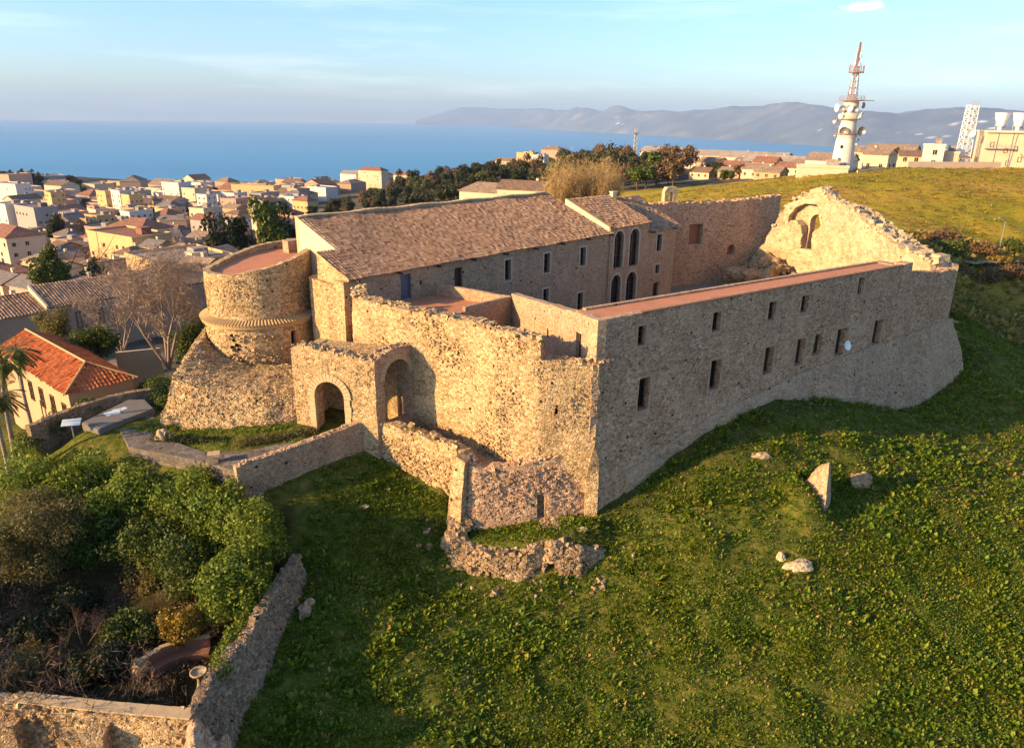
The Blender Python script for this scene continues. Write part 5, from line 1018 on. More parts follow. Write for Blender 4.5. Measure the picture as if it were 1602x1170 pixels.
# shrubs over the bank at right
rd = V(0, 0, 0)
for i, (px, py, lb) in enumerate(((1490, 398, 'nearest the far corner of the range'), (1530, 396, 'second along the bank by the road'), (1580, 392, 'rightmost on the bank, at the frame edge'), (1470, 380, 'highest up the bank'))):
    c = hit(px, py); bush('bank_bush', sub_blobs((c.x, c.y, c.z+.6), (2.6, 2.2, .6), 9, 1.0), 3500, .26, 'leaf_brown' if i % 2 else 'leaf_green', 'dark scrubby bush '+lb)
for i, (px, py, lb) in enumerate(((1530, 436, 'left'), (1575, 432, 'right'))):
    c = hit(px, py); bush('bramble', sub_blobs((c.x, c.y, c.z+.5), (4.2, 1.4, .7), 12, .9), 4200, .24, 'leaf_brown', 'brown bramble thicket below the road, '+lb+' one', 'thicket')
c = hit(1556, 413); bush('yellow_bush', [(c.x-1, c.y, c.z+.5, .9, .8, .6), (c.x+.4, c.y, c.z+.5, 1.0, .8, .65), (c.x+1.6, c.y, c.z+.5, .8, .7, .55)], 2600, .20, 'leaf_yellow', 'rounded bright yellow bush beside the road at the right edge')
P = [hit(x, 411.5+(x-1500)*-.02) for x in (1500, 1530, 1560, 1602, 1680)]; mb = MB()
for i in range(4):
    a_, b_ = P[i], P[i+1]; k = 8
    for j in range(k):
        c0, c1 = a_.lerp(b_, j/k), a_.lerp(b_, (j+1)/k); vs = []
        for c_ in (c0, c1):
            for dy in (-1.6, 1.6): vs.append((c_.x-dy*.3, c_.y+dy, h1(c_.x, c_.y)+.30))
        mb.add(vs, [(0, 2, 3, 1)])
o = mb.build('road', M['yard']); tag(o, 'pale dirt road passing behind the far corner of the fortress', 'road', kind='structure')
c = hit(1561, 400); mb = MB(); mb.tube(c-V(0, 0, .5), c+V(0, 0, 5.2), .07, .05); mb.tube(c+V(0, 0, 5.1), c+V(-1.0, -.4, 5.4), .05, .03); mb.box(c+V(-1.2, -.48, 5.4), .5, .2, .08, .4); o = mb.build('street_lamp', M['metal']); tag(o, 'thin grey street lamp beside the road at the right edge', 'street lamp'); base_to(o, c)
# ------------------------------------------------------------ house with the orange hip roof
oh = empty('garden_house', (-39, 59, -5.5), 'house with a bright orange hipped tile roof and tan walls, behind the palm trees', 'house')
HP, HQ, HR = V(-34.4, 52.7), V(-30.8, 56.9), V(-46.4, 63.1); uh = (HR-HP).normalized(); vh = (HQ-HP).normalized(); Wd = (HQ-HP).length; Lh = 17.0
def hp(a, b_): return HP+uh*a+vh*b_
mb = MB(); mb.prism([tuple(hp(.35, .35)), tuple(hp(Lh, .35)), tuple(hp(Lh, Wd-.35)), tuple(hp(.35, Wd-.35))], -7, .32); mb.build('wall', M['w_ochre'], oh)
rise = 1.38; hw = Wd/2; n3 = rise/hw; e3h = V(uh.x, uh.y, 0)
tile_roof('roof', (hp(0, 0).x, hp(0, 0).y, .38), e3h, V(vh.x, vh.y, n3), Lh, hw*math.sqrt(1+n3*n3), M['tile_orange'], oh, keep=lambda U, S: S/math.sqrt(1+n3*n3) < U+.12, pitch=.3, course=.4)
tile_roof('roof', (hp(0, Wd).x, hp(0, Wd).y, .38), e3h, V(-vh.x, -vh.y, n3), Lh, hw*math.sqrt(1+n3*n3), M['tile_orange'], oh, keep=lambda U, S: S/math.sqrt(1+n3*n3) < U+.12, pitch=.3, course=.4)
tile_roof('hip_roof', (hp(0, 0).x, hp(0, 0).y, .38), V(vh.x, vh.y, 0), V(uh.x, uh.y, n3), Wd, hw*math.sqrt(1+n3*n3), M['tile_orange'], oh, keep=lambda U, S: (S/math.sqrt(1+n3*n3) < U+.1) & (S/math.sqrt(1+n3*n3) < Wd-U+.1), pitch=.3, course=.4)
mb = MB(); ap = hp(hw, hw)
for a_, b_ in ((hp(0, 0), None), (hp(0, Wd), None)): mb.tube((a_.x, a_.y, .42), (ap.x, ap.y, .42+rise), .09, .09, 6)
fr_ = hp(Lh, hw); mb.tube((ap.x, ap.y, .42+rise), (fr_.x, fr_.y, .42+rise), .09, .09, 6); mb.build('ridge_tiles', M['clay'], oh)
fhs = straight(hp(Lh, .35), -uh, -vh)
for i in range(5): window(oh, fhs, (Lh-2.2-i*2.6, -2.6, Lh-1.4-i*2.6, -.9), -.06, mp_='dark')
mb = MB()
for i in range(9):
    q = fhs(Lh-.6-i*.9, -3, .04); mb.box((q.x, q.y, -3.2-random.random()), .10, .04, random.uniform(1.5, 3), math.atan2(uh.y, uh.x))
mb.build('water_stains', M['wood'], oh)
# ------------------------------------------------------------ long tile-roofed building at the left
lb_ = empty('long_house', (-60, 100, -10), 'long old building with brown pantile roofs and shuttered windows, behind the bare tree', 'house')
z0 = -4.3; L0, L1_ = onz(-90, 512, z0), onz(215, 460, z0); ul = V(L1_.x-L0.x, L1_.y-L0.y).normalized(); vl = V(-ul.y, ul.x); LL = (L1_-L0).length
E_ = V(L0.x, L0.y); Lt = LL+17
fl = straight(E_, ul, -vl)
mb = MB(); slab(mb, [(0, -14), (Lt, -14), (Lt, z0), (0, z0)], [], fl, .5, 2.5, .03); mb.prism([tuple(E_+vl*.51), tuple(E_+ul*Lt+vl*.51), tuple(E_+ul*Lt+vl*9.6), tuple(E_+vl*9.6)], -14, lambda p: z0+.1); mb.build('wall', M['w_stone'], lb_)
sl_ = .40; k_ = math.sqrt(1+sl_*sl_); xs = LL*.50
tile_roof('roof', (E_.x-vl.x*.5, E_.y-vl.y*.5, z0-.1), V(ul.x, ul.y, 0), V(vl.x, vl.y, sl_*.8), xs, 5.6*k_, M['tile_old'], lb_, pitch=.4, course=.5)
E2 = E_+ul*(xs+.02)
tile_roof('roof', (E2.x-vl.x*.5, E2.y-vl.y*.5, z0+.25), V(ul.x, ul.y, 0), V(vl.x, vl.y, sl_), Lt-xs+.6, 5.6*k_, M['tile_old'], lb_, keep=lambda U, S: S < (Lt-xs+.6-U)*1.1+.2, pitch=.4, course=.5)
E3 = E_+vl*10.2
tile_roof('rear_roof', (E3.x, E3.y, z0-.1), V(ul.x, ul.y, 0), V(-vl.x, -vl.y, sl_*.9), Lt, 5.1*k_, M['tile_old'], lb_, keep=lambda U, S: S < (Lt-U)*1.1+.2, pitch=.4, course=.5)
mb = MB(); mb.prism([tuple(E_+ul*a+vl*b_) for a, b_ in ((xs-.3, -.2), (xs, -.2), (xs, 5.2), (xs-.3, 5.2))], -6, lambda p: z0+.5+sl_*max(0, (V(p[0], p[1])-E_).dot(vl))); mb.build('party_wall', M['plaster'], lb_)
q = E_+ul*(Lt*.72)+vl*5; mb = MB(); mb.box((q.x, q.y, -1.3), .8, .8, 1.6, .3); mb.build('chimney', M['plaster'], lb_)
for px in (80, 125, 155, 183, 215, 245):
    u = (V(onz(px, 490, -6.6).x, onz(px, 490, -6.6).y)-E_).dot(ul)
    d = ray(px, 490); t_ = (E_.dot(vl))/(V(d.x, d.y).dot(vl)); u = (V(d.x, d.y)*t_-E_).dot(ul)
    window(lb_, fl, (u-.55, -7.6, u+.55, -5.4), -.06, mp_='glass', fm='wood', surround=False)
# ------------------------------------------------------------ palms
def palm(px, ptop, pbase, Y, label, sc_=1.):
    b_ = ony(*pbase, Y); b_.z = min(b_.z, h1(b_.x, b_.y)); t_ = ony(*ptop, Y+.3); r_ = empty('palm_tree', b_, label, 'palm tree')
    mb = MB(); n = 16; pr_ = b_
    for i in range(1, n+1):
        q_ = b_.lerp(t_, i/n)+V(.12*math.sin(i*.4), 0, 0); mb.tube(pr_, q_, (.14-.003*i)*sc_*(1.08 if i % 2 else 1), (.135-.003*i)*sc_, 9, 0, False); pr_ = q_
    mb.build('trunk', M['bark_pale'], r_)
    Q = []
    for i in range(34):
        a_ = random.uniform(0, 6.28); el = random.uniform(-.9, 1.1); L = random.uniform(1.2, 1.7)*sc_; p = V(*pr_); d = V(math.cos(a_)*math.cos(el), math.sin(a_)*math.cos(el), math.sin(el))
        for k in range(9):
            d = (d+V(0, 0, -.13)).normalized(); q_ = p+d*L/9; s_ = d.cross(V(0, 0, 1)).normalized()
            if k > 2:
                for sg in (-1, 1):
                    for j in range(2):
                        o0 = p.lerp(q_, j*.5); w_ = (s_*sg+d*.7+V(0, 0, -.25)).normalized()*.42*sc_*(1-abs(k-5.5)/7); tt = V(0, 0, 1).cross(w_).normalized()*.028; Q.append([o0-tt, o0+w_*.5-tt*1.4, o0+w_, o0+w_*.5+tt*1.4])
            else: tt = s_*.03; Q.append([p-tt, q_-tt, q_+tt, p+tt])
            p = q_
    Q2 = np.array([[list(v) for v in q_] for q_ in Q]); quads_obj('fronds', Q2, M['leaf_green'], r_)
    sk = leaf_quads(*[(lambda P_, D_: (P_, .35*sc_, D_))(*clump_pts([(pr_.x, pr_.y, pr_.z-.55*sc_, .32, .32, .55)], 260, .5))][0]); quads_obj('dead_fronds', sk, M['drygrass'], r_)
palm(0, (27, 548), (50, 690), 50.5, 'tall palm tree with a slim pale trunk in front of the orange-roofed house', 1.15)
palm(0, (2, 560), (12, 705), 47.5, 'shaggy palm tree cut off by the left edge of the picture', 1.3)
palm(0, (-6, 620), (8, 740), 45.0, 'lower palm tree at the extreme left edge below the others', 1.2)
# ------------------------------------------------------------ trees behind the tower
c = ony(262, 560, 66); bare('bare_tree', (c.x, c.y, c.z-.8), 7.0, 4.6, 'large leafless tree with pinkish twigs spreading in front of the long building', 'tree', 'bark_pale', .17, 9, 4, 4)
c = ony(190, 545, 74); bare('bare_tree', (c.x, c.y, c.z-.5), 5.2, 4.4, 'smaller leafless tree left of the large one, by the shuttered windows', 'tree', 'bark_pale', .12, 8, 3, 4)
c = ony(300, 520, 69); tree('broadleaf_tree', (c.x, c.y, -5), (c.x, c.y, c.z-.6), (2.1, 2.0, 3.6), 9000, .2, 'leaf_green', 'dark green tree squeezed between the bare tree and the round tower', nb=18, rr=1.0)
c = ony(152, 530, 67); tree('broadleaf_tree', (c.x, c.y, -6.5), (c.x, c.y, c.z-.4), (2.0, 2.0, 1.5), 7000, .17, 'leaf_green', 'rounded yellow-green tree beyond the orange roof', nb=12, rr=1.)
c = ony(85, 505, 80); tree('broadleaf_tree', (c.x, c.y, -11), (c.x, c.y, c.z-.2), (2.6, 2.2, 2.2), 7000, .19, 'leaf_olive', 'loose olive-green tree against the wall of the long building', nb=14, rr=1.)
c = ony(20, 540, 74); tree('broadleaf_tree', (c.x, c.y, -10), (c.x, c.y, c.z-1.4), (2.4, 2.2, 1.4), 5000, .18, 'leaf_green', 'low green tree behind the tall palm', nb=10, rr=1.)
c = ony(230, 610, 62); bush('lawn_bush', sub_blobs((c.x, c.y, h1(c.x, c.y)+.6), (1.6, 1.4, .7), 8, .7), 4500, .16, 'leaf_green', 'dark green bush on the lawn between the orange roof and the tower')
mb = MB(); a_, b_ = ony(180, 552, 70), ony(250, 545, 72); f = along([(a_.x, a_.y), (b_.x, b_.y)]); slab(mb, [(0, -8), (f.L[-1], -8), (f.L[-1], b_.z), (0, a_.z)], [], f, .3, .6, .03); o = mb.build('lawn_wall', M['plaster']); tag(o, 'short pale wall on the lawn under the large bare tree', 'wall'); base_to(o, (a_.x, a_.y, -6))
# ------------------------------------------------------------ houses of the town
WIN = None
def win_mesh():
    mb = MB(); mb.box((0, 0, 0), 1.0, .10, 1.3, 0, 0); mb.box((-.26, -.03, 0), .40, .10, 1.12, 0, 1); mb.box((.26, -.03, 0), .40, .10, 1.12, 0, 1); mb.box((0, -.06, -.72), 1.2, .2, .09, 0, 0)
    o_ = mb.build('window', [M['plaster'], M['dark']]); me = o_.data; bpy.data.objects.remove(o_); return me
WIN = win_mesh(); HC = [0]
def house(x, y, w_, d_, h_, rz, roof, wm, rm, label, cat='house', zb=None, wins=True, group=None, name=None, story=3.1, chim=True):
    zb = h1(x, y) if zb is None else zb; r_ = empty(name or ('apartment_block' if h_ > 9.5 else 'house'), (x, y, zb), label, cat, group, rz, auto=True)
    R = Matrix.Rotation(rz, 3, 'Z'); T = lambda a, b_, c_: R@V(a, b_, c_)+V(x, y, zb); mb = MB(); a, b_ = w_/2, d_/2
    vs = [T(i, j, k) for k in (-4, h_) for i, j in ((-a, -b_), (a, -b_), (a, b_), (-a, b_))]; fs = [(0, 1, 5, 4), (1, 2, 6, 5), (2, 3, 7, 6), (3, 0, 4, 7)]
    ro = MB()
    if roof == 'flat':
        ov = [T(i, j, h_+.02) for i, j in ((-a, -b_), (a, -b_), (a, b_), (-a, b_))]; fs.append((4, 5, 6, 7)); mb.add(vs, fs)
        for (cx, cy, sx_, sy_) in ((0, -b_-.0, w_+.3, .3), (0, b_, w_+.3, .3), (-a, 0, .3, d_-.31), (a, 0, .3, d_-.31)): mb.box(T(cx, cy, h_+.3), sx_, sy_, .65, rz)
        ro.box(T(0, 0, h_+.06), w_-.4, d_-.4, .08, rz); ro.box(T(a*.4, b_*.3, h_+1.0), min(3, w_*.3), min(3, d_*.35), 1.9, rz)
    else:
        rs_ = d_*.5*random.uniform(.38, .5); vs += [T(-a, 0, h_+rs_), T(a, 0, h_+rs_)]; fs += [(5, 6, 9), (7, 4, 8)] if roof == 'gable' else [(4, 5, 6, 7)]; mb.add(vs, fs); o_ = .45; sl2 = rs_/b_; zz = h_-o_*sl2+.05
        rx = a+.35 if roof == 'gable' else a-b_*.85
        P = [T(-a-.35, -b_-o_, zz), T(a+.35, -b_-o_, zz), T(a+.35, b_+o_, zz), T(-a-.35, b_+o_, zz), T(-rx, 0, h_+rs_+.05), T(rx, 0, h_+rs_+.05)]; P2 = [p-V(0, 0, .16) for p in P]
        F = [(0, 1, 5, 4), (2, 3, 4, 5)]+([] if roof == 'gable' else [(1, 2, 5), (3, 0, 4)])
        ro.add(P+P2, F+[tuple(i+6 for i in f[::-1]) for f in F]+[(0, 6, 7, 1), (1, 7, 8, 2), (2, 8, 9, 3), (3, 9, 6, 0)])
    mb.build('wall', M[wm], r_); rf_ = ro.build('roof', M[rm], r_)
    if chim and roof != 'flat' and random.random() < .7:
        mb = MB(); cx = random.uniform(-.6, .6)*a; mb.box(T(cx, b_*.3, h_+rs_*.9), .7, .6, 1.5, rz); mb.build('chimney', M['plaster'], rf_)
    if wins:
        fl_ = max(1, int(h_/story)); cand = []
        for sd, L_, off, ang in (('f', w_, -b_, 0), ('l', d_, -a, -math.pi/2), ('r', d_, a, math.pi/2), ('b', w_, b_, math.pi)):
            nrm = R@V(math.sin(ang) if sd in 'lr' else 0, -math.cos(ang) if sd in 'fb' else 0, 0)
            if sd == 'l': nrm = R@V(-1, 0, 0)
            if sd == 'r': nrm = R@V(1, 0, 0)
            if nrm.dot(V(x, y, 0).normalized()) > -.15: continue
            k = max(1, int(L_/3.0))
            for i in range(k):
                for f_ in range(fl_):
                    s_ = -L_/2+L_*(i+.5)/k; zz = 1.7+f_*story
                    if zz > h_-.7: continue
                    if sd == 'f': q_, ra = V(s_, -b_-.05, zz), 0
                    elif sd == 'b': q_, ra = V(s_, b_+.05, zz), math.pi
                    elif sd == 'l': q_, ra = V(-a-.05, s_, zz), -math.pi/2
                    else: q_, ra = V(a+.05, s_, zz), math.pi/2
                    cand.append((q_, ra))
        random.shuffle(cand)
        for q_, ra in cand[:20]:
            wo = bpy.data.objects.new('window', WIN); link(wo); wo.parent = r_; wo.location = q_; wo.rotation_euler.z = ra
    HC[0] += 1; return r_
WM = ['w_cream', 'w_cream', 'w_white', 'w_yellow', 'w_ochre', 'w_pink', 'w_stone', 'w_grey']; WN = dict(w_cream='cream', w_white='white', w_yellow='yellow', w_ochre='ochre', w_pink='pink', w_stone='stone-coloured', w_grey='grey')
RN = dict(roof_brown='brown tiled', roof_tan='tan tiled', roof_red='red tiled', roof_flat='flat pale', roof_grey='grey'); used_ = []
def zone(x, y):
    r = math.hypot(x, y); px = proj((x, y, h1(x, y)))[0]
    a = 'in the town front' if r < 210 else 'mid-town' if r < 420 else 'back of town' if r < 680 else 'by the sea'
    b = 'far left' if px < 110 else 'above the conifers' if px < 220 else 'left of the tower' if px < 330 else 'above the tower' if px < 470 else 'behind the hall' if px < 860 else 'right of the poplars' if px < 1080 else 'near the telecom tower'
    return a+' '+b
def put(x, y, w_, d_, h_, rz, roof, wm, rm, label=None, **k):
    used_.append((x, y, max(w_, d_)*.62)); kind = 'apartment block' if h_ > 9.5 else 'house'
    return house(x, y, w_, d_, h_, rz, roof, wm, rm, label or ('%s %s, %s roof, %s' % (WN[wm], kind, RN[rm], zone(x, y))), kind, **k)
# houses one can tell apart
ex = [(285, 425, 150, 17, 15, 6.5, .62, 'flat', 'w_yellow', 'roof_flat', 'big yellow-cream stone house with a flat roof and square turret, left of the round tower'),
      (205, 385, 215, 23, 12, 7.5, .45, 'flat', 'w_yellow', 'roof_red', 'long bright yellow building with blank walls, above the dark conifers'),
      (222, 372, 250, 18, 12, 8, .4, 'hip', 'w_cream', 'roof_red', 'cream villa with a red hipped roof right behind the long yellow building'),
      (22, 385, 230, 20, 11, 8.5, .5, 'hip', 'w_cream', 'roof_red', 'three-storey cream house with a red roof at the left edge'),
      (22, 342, 360, 13, 11, 14, .5, 'flat', 'w_white', 'roof_flat', 'tall white sunlit apartment block at the left edge'),
      (38, 343, 365, 12, 11, 14.5, .5, 'flat', 'w_cream', 'roof_flat', 'tall cream sunlit apartment block beside the white one at the left edge'),
      (60, 345, 352, 24, 12, 13, .5, 'flat', 'w_grey', 'roof_grey', 'long grey apartment block with rows of windows in the back left of town'),
      (88, 316, 520, 11, 11, 13, .5, 'flat', 'w_yellow', 'roof_flat', 'yellow sunlit apartment block below the dark trees at the far left'),
      (20, 298, 620, 34, 15, 11, .3, 'flat', 'w_white', 'roof_flat', 'long white modern building with balconies near the left skyline'),
      (172, 318, 500, 13, 12, 16, .45, 'flat', 'w_yellow', 'roof_flat', 'golden-yellow apartment block left of the white pair'),
      (195, 320, 490, 12, 12, 18, .45, 'flat', 'w_white', 'roof_flat', 'tall white apartment block between two yellow ones'),
      (208, 322, 485, 12, 11, 14, .45, 'flat', 'w_yellow', 'roof_flat', 'short yellow apartment block right of the tall white one'),
      (280, 318, 560, 20, 14, 22, .3, 'flat', 'w_white', 'roof_flat', 'tall white apartment block above the long yellow building'),
      (305, 318, 555, 18, 14, 18, .3, 'flat', 'w_cream', 'roof_flat', 'tall cream apartment block above the stone house with the turret'),
      (325, 322, 480, 10, 10, 14, .3, 'flat', 'w_white', 'roof_flat', 'narrow white sunlit block above the round tower'),
      (402, 302, 640, 48, 14, 13, .15, 'flat', 'w_yellow', 'roof_flat', 'long low yellow apartment building just under the sea line'),
      (470, 312, 600, 30, 14, 10, .2, 'hip', 'w_cream', 'roof_brown', 'wide cream house with brown hipped roof under the sea line'),
      (478, 330, 460, 15, 10, 9, .4, 'hip', 'w_yellow', 'roof_red', 'small yellow house with orange roof above the gable of the hall'),
      (452, 345, 330, 13, 9, 7, .3, 'hip', 'w_pink', 'roof_red', 'pink house with orange roof half hidden by trees above the tower'),
      (552, 292, 820, 26, 16, 18, .4, 'gable', 'w_white', 'roof_flat', 'white gabled block high on the wooded slope by the sea'),
      (585, 290, 800, 34, 16, 20, .3, 'hip', 'w_cream', 'roof_red', 'cream terraced block topping the wooded slope by the sea'),
      (635, 300, 720, 24, 12, 12, .3, 'gable', 'w_cream', 'roof_red', 'cream house among the trees behind the middle of the hall roof'),
      (795, 262, 690, 24, 14, 12, .3, 'gable', 'w_cream', 'roof_tan', 'cream house on the ridge left of the bare poplars'),
      (825, 255, 660, 18, 14, 16, .3, 'flat', 'w_yellow', 'roof_flat', 'square yellow block on the ridge above the poplars'),
      (845, 254, 640, 13, 12, 11, .3, 'flat', 'w_white', 'roof_flat', 'white block beside the square yellow one on the ridge'),
      (865, 246, 700, 22, 14, 14, .3, 'hip', 'w_pink', 'roof_tan', 'pinkish block on the ridge crest against the sea'),
      (765, 307, 205, 14, 8, 3.4, .35, 'hip', 'w_cream', 'roof_tan', 'low farmhouse with a weathered tan roof just behind the ridge of the hall'),
      (822, 306, 200, 13, 8, 4.2, .25, 'gable', 'w_cream', 'roof_brown', 'cream farmhouse with dark doorways left of the bare poplars')]
for (px, py, Y, w_, d_, h_, rz, rf, wm, rm, lbl) in ex:
    p = ony(px, py, Y); g_ = h1(p.x, p.y); rz = -rz-.12; w_, d_ = (w_*.85, d_*.85) if Y > 300 else (w_, d_)
    put(p.x, p.y, w_, d_, max(h_, p.z-g_+h_*.5), rz, rf, wm, rm, lbl, zb=g_)
ts = bpy.data.objects  # turret of the stone house
p = ony(307, 398, 148); mb = MB(); mb.box((p.x, p.y, p.z-1.2), 3.2, 3.2, 3.6, -.74); hs = [o for o in ts if o.get('label', '').startswith('big yellow-cream')][0]; mb.build('turret', M['w_cream'], hs)
# generic streets
def free(x, y, r): return all((x-a)**2+(y-b_)**2 > ((r+c_)*.92)**2 for a, b_, c_ in used_)
cells = []
r = 118.0
while r < 985:
    st = max(9.2, r*.036); az_ = rad(-37.5)
    while az_ < rad(-1):
        cells.append((r*(1+random.uniform(-.03, .03)), az_+random.uniform(-.15, .15)*st/r, st)); az_ += st/r*1.03
    r += st*1.0
for r_, a_, st in cells:
    x, y = r_*math.sin(a_), r_*math.cos(a_); px, py = proj((x, y, h1(x, y)))
    if px < -30 or px > 620: continue
    lim = 350+.0*px if False else (px*.0+330)
    if r_ < 330 and px > 335+(r_-120)*.25: continue
    if px > 430+(r_-330)*.28: continue
    if y < 118+(px/320)*12 and px > 0: continue
    if random.random() < (.08 if r_ < 330 else .22): continue
    near = r_ < 330; w_ = st*random.uniform(.62, .95); d_ = st*random.uniform(.5, .72); h_ = random.uniform(4.8, 7.5) if near else random.uniform(6.5, 11)*(1.25 if random.random() < .3 else 1)
    if not free(x, y, max(w_, d_)*.5): continue
    wm = random.choice(WM) if not near else random.choice(['w_cream', 'w_stone', 'w_ochre', 'w_pink', 'w_white', 'w_yellow'])
    rf = random.choice(['gable', 'gable', 'hip']) if near else random.choice(['flat', 'flat', 'gable', 'hip'])
    rm = random.choice(['roof_brown', 'roof_tan', 'roof_brown', 'roof_red', 'roof_grey']) if rf != 'flat' else 'roof_flat'
    put(x, y, w_, d_, h_, random.choice([-.5, -.58, -.45, -.55+math.pi/2, -.42+math.pi/2, random.uniform(0, 3)]), rf, wm, rm, wins=r_ < 620, group='houses of the town')
# sheds and houses right of the poplars
rt_ = [(1075, 247, 520, 60, 16, 5, 'w_white', 'roof_flat'), (1130, 250, 480, 44, 14, 5, 'w_cream', 'roof_flat'), (1045, 243, 560, 40, 14, 5, 'w_white', 'roof_flat'), (1180, 253, 430, 40, 13, 5, 'w_cream', 'roof_flat'), (1215, 262, 360, 30, 12, 5, 'w_white', 'roof_flat'), (1115, 262, 400, 13, 9, 6, 'w_ochre', 'roof_tan'), (1150, 268, 360, 14, 10, 5, 'w_pink', 'roof_red'),
       (1185, 272, 320, 11, 8, 4.5, 'w_cream', 'roof_tan'), (1240, 270, 300, 11, 8, 4, 'w_cream', 'roof_red'), (1205, 280, 280, 10, 7, 4, 'w_ochre', 'roof_tan'), (1265, 264, 330, 12, 8, 4, 'w_cream', 'roof_tan'), (1145, 280, 330, 10, 8, 4, 'w_pink', 'roof_tan'), (1170, 262, 400, 12, 10, 6, 'w_white', 'roof_tan'), (1100, 275, 350, 10, 8, 4, 'w_cream', 'roof_brown'),
       (1355, 249, 280, 20, 8, 5.5, 'w_cream', 'roof_tan'), (1395, 246, 290, 17, 9, 5, 'w_cream', 'roof_tan'), (1375, 255, 255, 8, 8, 6, 'w_cream', 'roof_tan'), (1200, 262, 340, 10, 9, 5, 'w_pink', 'roof_red'), (1300, 262, 250, 14, 9, 5, 'w_white', 'roof_tan')]
for (px, py, Y, w_, d_, h_, wm, rm) in rt_:
    p = ony(px, py, Y); g_ = h1(p.x, p.y); top_ = max(h_*.8, p.z+h_*.5-g_)
    put(p.x, p.y, w_, d_, min(top_, h_+14), -.75+random.uniform(-.1, .1), 'flat' if rm == 'roof_flat' and w_ < 25 else 'gable', wm, rm, group='low buildings on the ridge')
# ------------------------------------------------------------ telecom tower
tb_ = ony(1316, 266, 200); tb_.z = h1(tb_.x, tb_.y); B = V(tb_.x, tb_.y, tb_.z)
tt = empty('telecom_tower', B, 'round cream telecom tower with dish antennas and a lattice mast on top, on the hill', 'tower')
mb = MB(); mb.lathe(B, [(2.9, -2), (2.75, .5), (2.3, 8.5), (2.3, 8.6), (2.55, 8.6), (2.55, 9.1), (2.15, 9.1), (1.95, 13.0), (2.2, 13.0), (2.2, 13.4), (1.9, 13.4), (1.8, 17.3), (0, 17.3)], 28, smooth=False); mb.build('shaft', M['w_white'], tt)
for z, r1, r2 in ((9.3, 2.3, 3.0), (12.9, 2.1, 2.7), (17.4, 1.8, 3.0)):
    mb = MB(); mb.lathe(B, [(r1, z-.12), (r2, z-.12), (r2, z+.08), (r1, z+.08)], 24, smooth=False); n = 16
    for k in range(n): a_ = 2*math.pi*k/n; mb.tube(B+V(r2*math.cos(a_), r2*math.sin(a_), z), B+V(r2*math.cos(a_), r2*math.sin(a_), z+1.0), .035, .035, 4)
    for zz in (.5, 1.0):
        for k in range(n): a_, b_ = 2*math.pi*k/n, 2*math.pi*(k+1)/n; mb.tube(B+V(r2*math.cos(a_), r2*math.sin(a_), z+zz), B+V(r2*math.cos(b_), r2*math.sin(b_), z+zz), .03, .03, 4)
    mb.build('gallery', M['rust_metal'], tt)
mb = MB(); mb.box(B+V(3.6, -.6, 17.4), 3.6, .3, .2, 0); mb.build('platform_arm', M['metal'], tt)
vdir = V(B.x, B.y, 0).normalized(); rdir = V(vdir.y, -vdir.x, 0)
def dish(p, ax, R, mt, nm='dish', par=None):
    m_ = MB(); ax = V(*ax).normalized(); m_.lathe(p, [(0, -.05*R), (R*.5, .02*R), (R, .28*R), (R, .50*R), (R*.94, .50*R), (R*.94, .3*R), (0, .06*R)], 18, axis=tuple(ax)); m_.tube(p, p-ax*R*.6, R*.12, R*.12, 6); return m_.build(nm, M[mt], par or tt)
for (l, z, a_, R, mt) in ((-2.9, 15.6, -1.0, .95, 'white'), (-2.9, 12.4, -1.1, .95, 'metal'), (-1.6, 15.4, -.5, .85, 'metal'), (-.2, 15.5, 0, .85, 'white'), (1.0, 15.2, .3, .8, 'metal'), (2.6, 16.2, 1.0, .75, 'metal'), (2.7, 13.8, 1.0, .75, 'white'), (-.7, 9.9, -.1, 1.15, 'metal'), (3.1, 10.0, .5, 1.15, 'metal'), (1.7, 13.6, .6, .7, 'white'), (-1.9, 13.6, -.6, .7, 'white'), (-2.6, 8.9, -1., .4, 'metal'), (2.7, 7.9, 1., .4, 'metal')):
    ax = -vdir*math.cos(a_)+rdir*math.sin(a_); dish(B+rdir*l-vdir*(2.0*math.cos(min(1.3, abs(l)/2.6)))+V(0, 0, z), ax, R, mt)
def lattice(mb, b0, h_, w0, w1, seg, r_=.06, lean=V(0, 0, 0)):
    for i in range(seg):
        z0_, z1_ = h_*i/seg, h_*(i+1)/seg; wa, wb = w0+(w1-w0)*i/seg, w0+(w1-w0)*(i+1)/seg; C0 = [V(sx_*wa/2, sy_*wa/2, z0_)+b0 for sx_, sy_ in ((-1, -1), (1, -1), (1, 1), (-1, 1))]; C1 = [V(sx_*wb/2, sy_*wb/2, z1_)+b0 for sx_, sy_ in ((-1, -1), (1, -1), (1, 1), (-1, 1))]
        for k in range(4):
            mb.tube(C0[k], C1[k], r_*1.4, r_*1.4, 4); mb.tube(C0[k], C1[(k+1) % 4], r_, r_, 4); mb.tube(C0[(k+1) % 4], C1[k], r_, r_, 4); mb.tube(C1[k], C1[(k+1) % 4], r_, r_, 4)
mb = MB(); lattice(mb, B+V(0, 0, 17.3), 9.0, 1.9, .7, 6, .06); lattice(mb, B+V(0, 0, 26.3), 4.6, .6, .3, 6, .05); mb.tube(B+V(0, 0, 30.8), B+V(0, 0, 32.6), .05, .03); mb.build('lattice_mast', M['rust_metal'], tt)
mb = MB(); z = 24.0
mb.lathe(B, [(.4, z-.1), (1.7, z-.1), (1.7, z+.1), (.4, z+.1)], 16, smooth=False)
for k in range(12): a_ = k*.5236; q_ = B+V(1.75*math.cos(a_), 1.75*math.sin(a_), z); mb.tube(q_-V(0, 0, .2), q_+V(0, 0, random.uniform(1.2, 2.4)), .08, .08, 5)
mb.build('antenna_ring', M['rust_metal'], tt)
